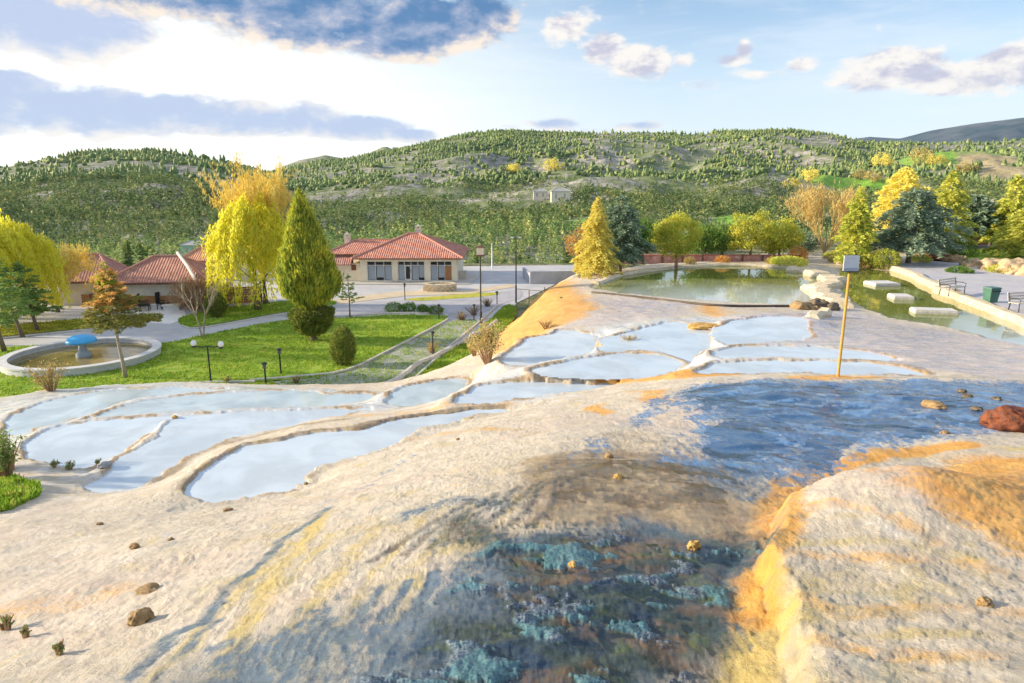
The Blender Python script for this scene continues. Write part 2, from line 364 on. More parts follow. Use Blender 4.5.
line('yellow', [(225,690),(260,610),(300,550),(330,510)], .14, .8); line('yellow', [(300,690),(370,600),(430,560)], .3, .5)
poly('yellow', [(440,540),(520,520),(560,560),(470,590)], .25, .6); line('yellow', [(770,640),(758,580),(765,540)], .2, .8)
poly('yellow', [(400,480),(520,450),(600,470),(500,500)], .5, .4)
poly('lav', [(690,332),(760,312),(840,308),(890,322),(960,334),(1060,350),(1060,382),(900,376),(820,345),(730,345)], 1.6, 1.)
poly('lav', [(560,300),(640,296),(720,305),(690,320),(600,330),(540,335)], 1.5, .75)
poly('lav', [(790,500),(860,485),(900,560),(860,580),(800,540)], .6, .4)
poly('white', [(-40,405),(100,385),(300,386),(440,380),(620,375),(560,400),(400,410),(200,450),(120,495),(20,470),(-40,450)], 2., .9)
poly('white', [(500,362),(530,338),(600,322),(700,316),(830,318),(900,360),(840,372),(700,375),(640,376),(560,384),(500,380)], 1.2, .85); poly('white', [(-60,520),(150,520),(260,540),(140,590),(-60,590)], .8, .35)
line('white', [(790,525),(850,520),(900,540),(980,575)], .3, .35)
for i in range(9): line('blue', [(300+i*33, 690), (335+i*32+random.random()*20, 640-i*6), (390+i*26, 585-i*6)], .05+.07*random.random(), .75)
for i in range(7): line('yellow', [(150+i*55, 690), (215+i*50, 620-i*8), (290+i*45, 545-i*10)], .07+.08*random.random(), .6)
for i in range(6): line('dark', [(380+i*30, 560-i*6), (430+i*26, 525-i*8), (470+i*24, 500-i*6)], .07, .45)
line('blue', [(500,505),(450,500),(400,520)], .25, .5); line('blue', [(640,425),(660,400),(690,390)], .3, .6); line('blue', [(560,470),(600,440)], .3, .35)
poly('yellow', [(752,610),(756,560),(772,560),(790,640),(800,700),(760,700)], .12, 1.); line('yellow', [(758,600),(764,640),(776,690)], .25, 1.)
poly('brown', [(560,440),(640,425),(700,440),(740,470),(600,470)], .6, .45); line('lav', [(800,470),(900,470),(930,500)], .4, .6); poly('orange', [(0,690),(60,640),(110,650),(80,700)], .4, .25)
line('orange', [(420,505),(500,470),(560,455)], .5, .25); poly('white', [(830,520),(1000,560),(1040,620),(880,600)], .5, .4); poly('yellow', [(800,600),(900,590),(1040,640),(1000,700),(820,700)], .5, .25)
for P, w_, s_ in (([(765,575),(850,560),(940,556),(1040,580)], .16, .42), ([(765,610),(860,612),(960,602),(1040,612)], .14, .40), ([(790,510),(850,506),(900,520),(930,540)], .12, .45), ([(770,650),(900,655),(1040,650)], .12, .4), ([(820,480),(880,474),(930,470)], .12, .5)): line('orange', P, w_, s_)
for P, w_, s_ in (([(780,545),(860,540),(960,552)], .12, .5), ([(765,590),(850,588),(950,585)], .10, .5), ([(770,632),(870,632),(1040,630)], .10, .5), ([(860,460),(940,452),(1024,448)], .25, .6), ([(760,640),(790,660),(830,690)], .2, .7)): line('yellow', P, w_, s_)
def stain(k, x, y):
    m = np.zeros_like(x); wx = x+(fbm(x*.9, y*.9, 4, 141)-.5)*.9; wy = y+(fbm(x*.9, y*.9, 4, 142)-.5)*.9
    for typ, P, w, s in ST[k]:
        A = np.array(P); pad = w*2+1
        q = (x > A[:, 0].min()-pad) & (x < A[:, 0].max()+pad) & (y > A[:, 1].min()-pad) & (y < A[:, 1].max()+pad)
        if not q.any(): continue
        if typ == 'p': v = ss(-1.5*w, 1.5*w, sdist(P, wx[q], wy[q]))
        else: v = 1-ss(w*.1, w*1.9, seg_dist(P, x[q]*.6+wx[q]*.4, y[q]*.6+wy[q]*.4, False))
        m[q] = np.maximum(m[q], v*s)
    return m
def travertine_mat():
    m = bpy.data.materials.new('travertine'); b = NB(nt(m))
    tc = b.n('ShaderNodeTexCoord').outputs['Object']
    A = b.n('ShaderNodeAttribute', _attribute_name='stain_sky_a'); B = b.n('ShaderNodeAttribute', _attribute_name='stain_b')
    sa = b.n('ShaderNodeSeparateColor', Color=A.outputs['Color']); sb = b.n('ShaderNodeSeparateColor', Color=B.outputs['Color'])
    fine = b.noise(tc, 9, 8, .68); med = b.noise(tc, 1.6, 7, .66, .3); big = b.noise(tc, .35, 4, .5)
    st = b.noise(b.n('ShaderNodeMapping', Vector=tc, Rotation=(0, 0, .7), Scale=(1.2, 6, 3)).outputs[0], 1.5, 7, .7, .5)
    mott = b.math('ADD', b.math('MULTIPLY', b.math('SUBTRACT', b.math('ADD', b.math('MULTIPLY', med, .5), b.math('ADD', b.math('MULTIPLY', fine, .25), b.math('MULTIPLY', st, .25))), .5), 2.1), .5)
    RL = b.n('ShaderNodeAttribute', _attribute_name='stain_c').outputs['Fac']
    def mk(ch, amt=1.0, lo=.30, hi=.72, k=.82):
        v = b.math('ADD', b.math('MULTIPLY', ch, k), b.math('MULTIPLY', b.math('SUBTRACT', mott, .5), amt)); return b.math('MULTIPLY', b.step(lo, hi, v), b.step(.02, .25, ch))
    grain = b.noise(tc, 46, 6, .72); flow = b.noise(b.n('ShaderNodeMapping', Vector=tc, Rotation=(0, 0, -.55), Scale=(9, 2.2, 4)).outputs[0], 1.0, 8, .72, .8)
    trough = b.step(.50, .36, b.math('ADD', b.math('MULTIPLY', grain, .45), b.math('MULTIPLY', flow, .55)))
    hf = b.math('ADD', b.math('MULTIPLY', b.math('SUBTRACT', .56, RL), 1.5), b.math('MULTIPLY', b.math('SUBTRACT', grain, .5), .9))
    def mh(ch, k, lo, hi, am, hm):
        v = b.math('ADD', b.math('MULTIPLY', ch, k), b.math('ADD', b.math('MULTIPLY', b.math('SUBTRACT', mott, .5), am), b.math('MULTIPLY', hf, hm))); return b.math('MULTIPLY', b.step(lo, hi, v), b.step(.02, .25, ch))
    col = b.mix(b.step(.2, .8, mott), (.50, .43, .34), (.64, .58, .50))
    col = b.mix(b.math('MULTIPLY', b.step(.5, .66, big), .55), col, (.55, .44, .36))
    col = b.mix(b.math('MULTIPLY', b.step(.44, .60, big), .0), col, (.55, .44, .36))
    col = b.mix(b.math('MULTIPLY', b.step(.54, .68, b.noise(tc, 1.1, 7, .7, .6)), .6), col, (.50, .40, .16))
    col = b.mix(b.math('MULTIPLY', b.step(.52, .70, b.noise(tc, 2.1, 7, .7, .8)), .6), col, (.33, .36, .33))
    col = b.mix(b.math('MULTIPLY', b.step(.60, .70, b.noise(tc, 6.5, 6, .7, .5)), .5), col, (.46, .30, .14))
    white = mk(sb.outputs['Red'], .8); col = b.mix(b.math('MULTIPLY', white, .85), col, b.mix(fine, (.48, .54, .59), (.66, .67, .68)))
    lav = mk(A.outputs['Alpha'], .8)
    lc = b.mix(b.step(.40, .60, b.noise(b.n('ShaderNodeMapping', Vector=tc, Scale=(.45, 2.6, 1)).outputs[0], 1.3, 8, .68, .8)), (.40, .40, .47), (.62, .51, .47))
    col = b.mix(b.math('MULTIPLY', lav, .9), col, lc)
    yel = mk(sb.outputs['Green'], 1.2, .25, .80, .92); col = b.mix(b.math('MULTIPLY', yel, .8), col, b.mix(fine, (.46, .32, .05), (.62, .50, .16)))
    ora = mk(sa.outputs['Red'], 1.0, .24, .70, 1.0); oc = b.mix(b.step(.25, .75, mott), (.62, .27, .03), (.74, .42, .10)); oc = b.mix(b.math('MULTIPLY', b.step(.54, .68, flow), .25), oc, (.68, .50, .24))
    col = b.mix(b.math('MULTIPLY', ora, .92), col, oc)
    bro = mh(sa.outputs['Green'], 1.12, .25, .80, 1.2, .4); col = b.mix(b.math('MULTIPLY', bro, .85), col, b.mix(b.step(.25, .75, mott), (.17, .09, .035), (.38, .28, .15)))
    blu = mh(sa.outputs['Blue'], .9, .26, .66, 1.1, .6); fy = b.step(7., 9.5, b.n('ShaderNodeSeparateXYZ', Vector=tc).outputs[1]); bc = b.mix(b.step(.2, .8, mott), b.mix(fy, (.022, .045, .085), (.02, .07, .19)), b.mix(fy, (.10, .16, .25), (.08, .24, .50))); bc = b.mix(b.math('MULTIPLY', b.step(.56, .66, b.noise(tc, 4.2, 8, .7, .6)), .75), bc, (.40, .42, .38))  # blue of the sky reflected in the wet bed, put into its colour
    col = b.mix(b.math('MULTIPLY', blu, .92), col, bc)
    dk = mh(B.outputs['Alpha'], 1.0, .20, .80, 1.5, .8); dcol = b.mix(b.step(.4, .6, med), (.010, .03, .07), (.04, .06, .05)); dcol = b.mix(b.math('MULTIPLY', b.step(.50, .62, b.noise(tc, 1.4, 4, .6)), .8), dcol, (.18, .10, .045)); dcol = b.mix(b.math('MULTIPLY', b.step(.55, .64, b.noise(tc, 2.3, 5, .6, .3)), .8), dcol, (.09, .12, .03))
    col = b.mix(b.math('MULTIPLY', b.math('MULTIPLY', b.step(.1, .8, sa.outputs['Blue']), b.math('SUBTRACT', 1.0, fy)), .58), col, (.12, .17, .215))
    col = b.mix(b.math('MULTIPLY', b.step(.12, .65, B.outputs['Alpha']), .72), col, b.mix(b.step(.4, .6, med), (.015, .04, .07), (.05, .06, .05)))
    col = b.mix(b.math('MULTIPLY', dk, .85), col, dcol)
    cr = sb.outputs['Blue']
    cc = b.mix(b.step(.38, .62, grain), (.03, .11, .16), (.12, .25, .27)); cc = b.mix(b.step(.46, .56, b.noise(tc, 1.3, 3)), cc, b.mix(b.step(.42, .6, grain), (.03, .05, .11), (.20, .25, .29)))
    col = b.mix(b.math('MULTIPLY', cr, .9), col, cc)
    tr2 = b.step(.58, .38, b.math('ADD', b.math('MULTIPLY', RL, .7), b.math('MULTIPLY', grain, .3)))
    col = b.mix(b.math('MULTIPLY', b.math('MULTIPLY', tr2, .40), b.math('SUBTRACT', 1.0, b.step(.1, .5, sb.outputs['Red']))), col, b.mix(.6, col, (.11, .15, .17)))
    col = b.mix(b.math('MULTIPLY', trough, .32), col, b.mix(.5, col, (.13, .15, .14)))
    grit = b.noise(tc, 95, 3, .6); col = b.mix(b.math('MULTIPLY', b.step(.60, .68, grit), .45), col, b.mix(.6, col, (.20, .14, .09)))
    col = b.mix(b.math('MULTIPLY', b.step(.64, .70, b.noise(tc, 23, 4, .6)), .5), col, b.mix(.5, col, (.24, .15, .08)))
    wet = b.math('MAXIMUM', blu, b.math('MAXIMUM', dk, b.math('MAXIMUM', b.math('MAXIMUM', b.math('MULTIPLY', lav, .85), b.math('MULTIPLY', white, .9)), b.math('MAXIMUM', b.math('MULTIPLY', bro, .7), b.math('MULTIPLY', b.step(.45, .6, big), .4)))))
    wetn = b.math('MULTIPLY', wet, b.step(.70, .46, b.noise(tc, 2.2, 7, .68, .4)))
    rough = b.math('SUBTRACT', .85, b.math('MULTIPLY', b.math('MAXIMUM', wetn, b.math('MULTIPLY', bro, .5)), .73))
    p = b.n('ShaderNodeBsdfPrincipled', Roughness=rough); b.set(p.inputs['Base Color'], col); b.set(p.inputs['Specular IOR Level'], b.math('SUBTRACT', .42, b.math('MULTIPLY', dk, .26)))
    vor = b.n('ShaderNodeTexVoronoi', Vector=tc, Scale=16.).outputs[0]
    bs = b.math('SUBTRACT', 1.0, b.math('MULTIPLY', wetn, .9))
    x1 = b.n('ShaderNodeBump', Height=b.noise(tc, 5, 9, .7), Distance=.10); b.set(x1.inputs['Strength'], b.math('MULTIPLY', bs, .22))
    x2 = b.n('ShaderNodeBump', Height=b.math('ADD', b.math('MULTIPLY', flow, 1.4), b.math('ADD', grain, b.math('MULTIPLY', vor, .35))), Distance=.035); b.set(x2.inputs['Strength'], b.math('MULTIPLY', bs, .8)); b.set(x2.inputs['Normal'], x1.outputs[0])
    b.set(p.inputs['Normal'], x2.outputs[0])
    b.n('ShaderNodeOutputMaterial', Surface=p.outputs[0]); return m
def build_travertine():
    a = np.concatenate([np.arange(-86, -40, 1.2), np.arange(-40, 40, .095), np.arange(40, 87, 1.2)])*math.pi/180
    r = np.concatenate([[.0, .5, .9], np.geomspace(1.25, 84, 640)])
    Rr, Aa = np.meshgrid(r, a, indexing='ij'); x = (Rr*np.sin(Aa)).ravel(); y = (Rr*np.cos(Aa)).ravel()
    mk = {k: stain(k, x, y) for k in ST}
    for k, (zp, d) in pool_fields(x, y).items():       # mineral line along every shore
        e = (1-ss(.03, .22, np.abs(d+.10)))*ss(.30, .60, fbm(x*.9, y*.9, 3, 97)); mk['brown'] = np.maximum(mk['brown'], e*.62); mk['orange'] = np.maximum(mk['orange'], e*.45*(fbm(x*.5, y*.5, 2, 98) > .5)); mk['white'] *= 1-.6*e
    z = trav_z(x, y, True, mk)
    nr, na = len(r), len(a); I = np.arange(nr*na).reshape(nr, na)
    Fq = np.stack([I[:-1, :-1], I[:-1, 1:], I[1:, 1:], I[1:, :-1]], -1).reshape(-1, 4)
    Fq = Fq[:, ::-1]
    Fq = Fq[(z[Fq].max(1) > -.30)]
    used = np.zeros(len(x), bool); used[Fq.ravel()] = True; idx = np.cumsum(used)-1
    V = np.stack([x, y, z], 1)[used]; Fq = idx[Fq]
    o = mesh_np('travertine_terrain', V, Fq, travertine_mat(), smooth=True); tag(o, kind='structure')
    mk['one'] = np.ones_like(x)
    for nm, ks in (('stain_sky_a', ('orange', 'brown', 'blue', 'lav')), ('stain_b', ('white', 'yellow', 'crust', 'dark')), ('stain_c', ('relief', 'relief', 'relief', 'one'))):
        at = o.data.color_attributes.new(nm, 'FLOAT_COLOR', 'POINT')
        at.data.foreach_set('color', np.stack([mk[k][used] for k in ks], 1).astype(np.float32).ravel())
    return o
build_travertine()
def build_film():      # thin sheets of running water; the stones and crusts of the bed stand out of them
    for nm, key, a0, a1, r0, r1, na, nr, off, c1, c2, fac in (('water', 'blue', 5, 46, 8.2, 16.8, 420, 230, .004, (.02, .08, .20), (.05, .14, .30), .46), ('water', 'dark', -14, 24, 2.6, 7.2, 420, 330, -.004, (.01, .03, .06), (.03, .05, .04), .42), ('water', 'brown', 1, 26, 6.4, 9.8, 320, 160, .002, (.06, .04, .02), (.10, .08, .04), .20)):
        A, Rr = np.meshgrid(np.linspace(a0, a1, na)*math.pi/180, np.geomspace(r0, r1, nr)); x = (Rr*np.sin(A)).ravel(); y = (Rr*np.cos(A)).ravel()
        m = stain(key, x, y); m = m if key == 'dark' else m*ss(r0, r0+.8, np.hypot(x, y))*(1-ss(r1-.9, r1, np.hypot(x, y)))*ss(.5, .62, m) if key == 'brown' else m*ss(r0, r0+1.2, np.hypot(x, y)); z = trav_z(x, y, False)+off-.07*(1-ss(.25, .75, m)); z = np.where(sdist(BOULD, x, y) > -.02, z-.4, z)
        I = np.arange(x.size).reshape(A.shape); Fq = np.stack([I[:-1, :-1], I[:-1, 1:], I[1:, 1:], I[1:, :-1]], -1).reshape(-1, 4)[:, ::-1]; Fq = Fq[m[Fq].min(1) > .2]
        used = np.zeros(x.size, bool); used[Fq.ravel()] = True; idx = np.cumsum(used)-1
        tag(mesh_np(nm, np.stack([x, y, z], 1)[used], [idx[Fq]], watermat(key+'_film', c1, c2, .06, .8, .012, 9., None, (fac-.12, fac+.14)), smooth=True), kind='structure')
def watermat(name, c1, c2, rough=.04, scale=.5, bump=.02, bscale=2.5, near=None, film=None):
    m = bpy.data.materials.new(name); b = NB(nt(m)); tc = b.n('ShaderNodeTexCoord').outputs['Object']
    col = b.mix(b.step(.35, .65, b.noise(tc, scale, 5, .6, .5)), c1, c2)
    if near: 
        yy = b.n('ShaderNodeSeparateXYZ', Vector=tc).outputs[1]; f = b.step(near[0], near[1], b.math('ADD', yy, b.math('MULTIPLY', b.math('SUBTRACT', b.noise(tc, .25, 5, .6, .5), .5), 9.))); col = b.mix(f, near[2], col)   # pale sky reflection painted into the near water, green towards the far bank
    p = b.n('ShaderNodeBsdfPrincipled', Roughness=rough, IOR=1.33); b.set(p.inputs['Base Color'], col); p.inputs['Specular IOR Level'].default_value = .5
    b.set(p.inputs['Normal'], b.bump(b.noise(b.n('ShaderNodeMapping', Vector=tc, Scale=(1, .6, 1)).outputs[0], bscale, 3, .5), .25, bump)); out = p.outputs[0]
    if film:
        t = b.n('ShaderNodeBsdfTransparent'); mx = b.n('ShaderNodeMixShader'); b.set(mx.inputs[0], b.math('ADD', b.math('MULTIPLY', b.step(.36, .62, b.noise(tc, .7, 6, .6, .6)), film[1]-film[0]), film[0])); b.t.links.new(t.outputs[0], mx.inputs[1]); b.t.links.new(out, mx.inputs[2]); out = mx.outputs[0]
    b.n('ShaderNodeOutputMaterial', Surface=out); return m
MILKY = watermat('milky_water', (.56, .65, .74), (.62, .70, .77), .04, film=(.80, .96))
TEAL = watermat('pale_water', (.50, .61, .67), (.57, .66, .71), .05, film=(.75, .95))
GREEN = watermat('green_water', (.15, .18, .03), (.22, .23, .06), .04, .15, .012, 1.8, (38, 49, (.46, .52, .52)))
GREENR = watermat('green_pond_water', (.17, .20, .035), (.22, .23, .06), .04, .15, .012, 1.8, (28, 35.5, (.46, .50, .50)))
for k, (z, P) in POOLW.items():        # each sheet of water follows the same ragged shore as its bed
    A = np.array(P); g = .30 if k in ('green', 'right') else .11; gx = np.arange(A[:, 0].min()-.8, A[:, 0].max()+.8, g); gy = np.arange(A[:, 1].min()-.8, A[:, 1].max()+.8, g)
    X, Y = np.meshgrid(gx, gy); d = pool_fields(X.ravel(), Y.ravel())[k][1].reshape(X.shape); I = np.arange(X.size).reshape(X.shape)
    Fq = np.stack([I[:-1, :-1], I[:-1, 1:], I[1:, 1:], I[1:, :-1]], -1).reshape(-1, 4); Fq = Fq[d.ravel()[Fq].min(1) > (-.35 if k in ('green', 'right') else -.13)]
    used = np.zeros(X.size, bool); used[Fq.ravel()] = True; idx = np.cumsum(used)-1; V = np.stack([X.ravel(), Y.ravel(), np.full(X.size, z)], 1)[used]
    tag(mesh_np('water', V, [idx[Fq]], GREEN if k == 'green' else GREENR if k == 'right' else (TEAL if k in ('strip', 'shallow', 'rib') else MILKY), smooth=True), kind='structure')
build_film()
# ---- far ground and hills: one sheet to the horizon
def hill_mat():
    m = bpy.data.materials.new('hill_ground'); b = NB(nt(m)); tc = b.n('ShaderNodeTexCoord').outputs['Object']
    A = b.n('ShaderNodeAttribute', _attribute_name='land'); s = b.n('ShaderNodeSeparateColor', Color=A.outputs['Color'])
    n1 = b.noise(tc, .02, 8, .62, .4); n2 = b.noise(tc, .12, 6, .65); n3 = b.noise(tc, .6, 4, .6)
    rock = b.mix(b.step(.36, .64, n2), (.20, .19, .17), (.40, .37, .35)); rock = b.mix(b.math('MULTIPLY', b.step(.50, .60, b.noise(tc, .33, 5, .7)), .8), rock, (.10, .15, .06)); rock = b.mix(b.math('MULTIPLY', b.step(.55, .68, b.noise(tc, .08, 6, .7, .8)), .6), rock, (.46, .40, .37))
    scrub = b.mix(b.step(.4, .6, n3), (.10, .155, .055), (.21, .24, .11)); scrub = b.mix(b.math('MULTIPLY', b.step(.50, .62, b.noise(tc, .22, 6, .7)), .7), scrub, (.27, .25, .19))
    col = b.mix(b.step(.43, .57, b.math('ADD', b.math('MULTIPLY', n1, .6), b.math('MULTIPLY', n2, .4))), scrub, rock)
    col = b.mix(s.outputs['Red'], col, b.mix(b.step(.35, .65, n2), (.16, .34, .05), (.26, .40, .08)))
    col = b.mix(s.outputs['Green'], col, b.mix(b.step(.35, .65, n2), (.30, .25, .14), (.40, .34, .22)))
    col = b.mix(s.outputs['Blue'], col, b.mix(b.step(.4, .6, n3), (.10, .12, .05), (.24, .22, .14)))
    p = b.n('ShaderNodeBsdfPrincipled', Roughness=.95); b.set(p.inputs['Base Color'], col); p.inputs['Specular IOR Level'].default_value = .1
    b.set(p.inputs['Normal'], b.bump(n2, .6, 2.5))
    b.n('ShaderNodeOutputMaterial', Surface=p.outputs[0]); return m
FIELDS = [(0, (735,222), 22, 9), (0, (850,184), 34, 7), (1, (1002,172), 14, 6), (0, (950,163), 40, 16), (1, (985,165), 20, 16), (0, (680,238), 18, 7), (0, (580,225), 14, 6), (0, (165,258), 25, 9), (0, (640,240), 25, 6), (1, (800,195), 20, 6), (0, (905,205), 20, 8)]
def build_ground():
    a = np.concatenate([np.arange(-180, -42, 4), np.arange(-42, 42, .32), np.arange(42, 181, 4)])*math.pi/180
    r = np.concatenate([[0], np.geomspace(4, 110, 50), np.geomspace(113, 1750, 330), np.geomspace(1850, 9000, 14)])
    Rr, Aa = np.meshgrid(r, a, indexing='ij'); x = (Rr*np.sin(Aa)).ravel(); y = (Rr*np.cos(Aa)).ravel()
    z = ground_z(x, y); behind = ss(20, -60, y); z = z*(1-behind)+behind*(-.6); far = ss(1700, 2600, np.hypot(x, y)); z = z*(1-far)-far*4
    nr, na = len(r), len(a); I = np.arange(nr*na).reshape(nr, na)
    Fq = np.stack([I[1:, :-1], I[1:, 1:], I[:-1, 1:], I[:-1, :-1]], -1).reshape(-1, 4)
    o = mesh_np('ground', np.stack([x, y, z], 1), Fq, hill_mat(), smooth=True); tag(o, kind='structure')
    L = np.zeros((len(x), 4), np.float32); L[:, 3] = 1
    for ch, (u, v), w, d in FIELDS:
        p = hit(u, v); rr = math.hypot(p[0], p[1]); th = math.atan2(p[0], p[1]); sc = rr/683
        dx = (np.arctan2(x, y)-th)*rr/(w*sc); dy = (np.hypot(x, y)-rr)/(d*sc*5)
        L[:, ch] = np.maximum(L[:, ch], ss(1.15, .85, np.maximum(abs(dx), abs(dy))+(fbm(x/14, y/14, 3, 151)-.5)*.5))
    L[:, 2] = ss(165, 120, np.hypot(x, y)); at = o.data.color_attributes.new('land', 'FLOAT_COLOR', 'POINT'); at.data.foreach_set('color', L.ravel())
build_ground()
def build_mountain():
    pts = [(700,158),(790,150),(845,139),(870,136),(900,138),(930,130),(975,123),(1024,117),(1090,112),(1200,118),(1400,140),(1700,160)]
    D = 5200; th, el = _crest(pts); A = np.linspace(th[0], th[-1], 200); T = np.linspace(0, 1.6, 50)
    Tt, Aa = np.meshgrid(T, A, indexing='ij'); r = 3300+Tt*(D-3300); x = r*np.sin(Aa); y = r*np.cos(Aa)
    zc = CAMZ+np.interp(Aa, th, el)*D; s = np.where(Tt < 1, np.minimum(Tt, 1)**1.4, 1-.6*(Tt-1))
    z = zc*s+(ridged(x/700, y/700, 5, 161)-.6)*110*np.clip(s*(1-s)*4, .08, 1)*ss(0, .2, Tt)-6*(Tt == 0)
    I = np.arange(x.size).reshape(x.shape); Fq = np.stack([I[1:, :-1], I[1:, 1:], I[:-1, 1:], I[:-1, :-1]], -1).reshape(-1, 4)
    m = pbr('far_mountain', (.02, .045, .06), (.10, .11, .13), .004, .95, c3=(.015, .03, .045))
    tag(mesh_np('hills', np.stack([x, y, z], -1).reshape(-1, 3), Fq, m, smooth=True), kind='structure')
build_mountain()
# ============================================================ PLANTS
BARK = pbr('bark', (.13, .095, .065), (.22, .17, .12), 6, .9, .5)
PALEBARK = pbr('pale_bark', (.30, .25, .20), (.42, .36, .29), 6, .9, .4)
TWIG = pbr('dry_twig', (.30, .18, .10), (.45, .30, .17), 5, .9)
GOLDTWIG = leafmat('golden_twig', (.86, .66, .13), (.90, .74, .22), (.72, .50, .10), 1.0, .3)
G_CYP = leafmat('cypress_leaf', (.28, .35, .05), (.60, .60, .07), (.14, .20, .04), .9)
G_HEDGE = leafmat('clipped_leaf', (.14, .19, .04), (.26, .29, .06), None, 2.)
G_WIL = leafmat('willow_leaf', (.88, .82, .06), (.92, .88, .13), (.68, .70, .07), .8, .55)
G_PINE = leafmat('pine_needle', (.18, .30, .09), (.32, .42, .10), (.12, .20, .05), .9)
G_FIR = leafmat('fir_needle', (.24, .26, .07), (.38, .33, .08), (.14, .18, .06), .8)
G_RUST = leafmat('rusty_needle', (.55, .28, .09), (.64, .40, .12), None, 1.)
G_GOLD = leafmat('golden_needle', (.82, .71, .16), (.86, .77, .22), (.66, .58, .12), .9, .4)
G_CEDAR = leafmat('blue_cedar_needle', (.18, .27, .17), (.32, .41, .29), (.10, .17, .11), .8, .25)
G_ROUND = leafmat('round_pine_needle', (.46, .50, .06), (.68, .62, .10), (.26, .34, .05), .9)
G_GREEN = leafmat('green_leaf', (.13, .26, .05), (.24, .36, .07), (.09, .17, .04), .8)
G_YEL = leafmat('yellow_green_leaf', (.52, .57, .10), (.70, .66, .14), (.34, .42, .08), .9, .4)
G_DRY = leafmat('dry_leaf', (.52, .42, .14), (.62, .52, .22), (.38, .26, .09), 1.5)
G_POP = leafmat('poplar_leaf', (.26, .34, .10), (.34, .42, .14), None, 1.2)
G_STRAW = leafmat('straw_twig', (.72, .54, .20), (.82, .64, .28), (.58, .42, .16), 1.2, .3)
G_HILL = leafmat('hill_pine_needle', (.16, .25, .09), (.26, .34, .12), (.40, .40, .16), .05, .25, .5)
def quads(P, A, Ln, W, flat=None):
    n = len(P); A = A/(np.linalg.norm(A, axis=1, keepdims=True)+1e-9); R = RNG.normal(size=(n, 3))
    if flat is not None: R = R*np.array([1, 1, flat])
    S = np.cross(A, R); S /= np.linalg.norm(S, axis=1, keepdims=True)+1e-9
    Ln = np.broadcast_to(Ln, (n,))[:, None]; W = np.broadcast_to(W, (n,))[:, None]
    V = np.stack([P-A*Ln*.5, P+S*W*.5-A*Ln*.05, P+A*Ln*.5, P-S*W*.5-A*Ln*.05], 1).reshape(-1, 3)
    return V, np.arange(4*n).reshape(n, 4)
def leafmesh(name, parts, mat, parent):
    V = np.concatenate([p[0] for p in parts]); off = 0; Fs = []
    for p in parts: Fs.append(p[1]+off); off += len(p[0])
    return mesh_np(name, V, [np.concatenate(Fs)], mat, parent)
def trunk(h, r, parent, mat=BARK, lean=0., limbs=0, l0=.35, l1=.95, lr=1.5, up=.5, wob=.05):
    m = MB(); pts = []; n = 7; a = random.random()*6
    for i in range(n+1):
        t = i/n; pts.append((lean*t*h*.15+wob*h*math.sin(a+t*4)*t*(1-t)*.6, wob*h*math.cos(a*2+t*3)*t*(1-t)*.6, t*h-.12*(i == 0)))
    m.tube(pts, [r*(1.25 if i == 0 else 1)*(1-.86*i/n)+.008 for i in range(n+1)], 8)
    P = np.array(pts)
    for k in range(limbs):
        t = l0+(l1-l0)*(k+random.random())/max(limbs, 1); c = np.array([np.interp(t, np.linspace(0, 1, n+1), P[:, j]) for j in range(3)])
        w = random.random()*6.283; L = lr*(1.05-t*.75)*(.7+.5*random.random()); d = np.array([math.cos(w), math.sin(w), up])
        m.tube([c, c+d*L*.5+np.array([0, 0, .04*L]), c+d*L*np.array([1, 1, 1.15])], [r*(1-t)*.5+.012, r*(1-t)*.3+.008, .005], 5, False)
    return m.build('trunk', mat, parent, True)
def conifer(h, R, mat, parent, nb=150, k=60, ll=.30, lw=.10, pw=.8, droop=.15, rise=.12, base=.08, name='crown', flat=.5, ragged=.35, lean=0., gap=.0):
    t = base+(1-base)*(RNG.random(nb)**1.15); t.sort(); az = np.arange(nb)*2.4+RNG.random(nb)*.8
    tt = (t-base)/(1-base); L = R*np.clip(1-tt, 0, 1)**pw*(1-ragged+2*ragged*RNG.random(nb))*np.clip(.55+tt*5, 0, 1)+.06*R
    L = L*(.78+.44*vnoise(az % 6.283*1.3, t*5, random.randint(0, 99)))
    Ps, As, Ls = [], [], []
    for i in range(nb):
        if gap and RNG.random() < gap: continue
        n = max(5, int(k*(L[i]/R)**1.2)+3); s = RNG.random(n)**.6*.92+.08
        o = np.array([math.cos(az[i]), math.sin(az[i]), 0]); q = np.array([-o[1], o[0], 0]); sg = RNG.normal(size=n)
        lat = sg*.20*(1.15-s)*L[i]; P = o*s[:, None]*L[i]+q*lat[:, None]
        P[:, 2] = t[i]*h+rise*L[i]*s-droop*L[i]*s*s*1.6+RNG.normal(size=n)*.05*R*.6; P[:, 0] += lean*t[i]*h*.15
        A = o*.8+q*(np.sign(sg)*.6)[:, None]+np.array([0, 0, .1-droop])*1.+RNG.normal(size=(n, 3))*.3
        Ps.append(P); As.append(A); Ls.append(ll*(.6+.8*RNG.random(n)))
    P = np.concatenate(Ps); A = np.concatenate(As); Lq = np.concatenate(Ls)
    return leafmesh(name, [quads(P, A, Lq, lw*(Lq/ll), flat)], mat, parent)
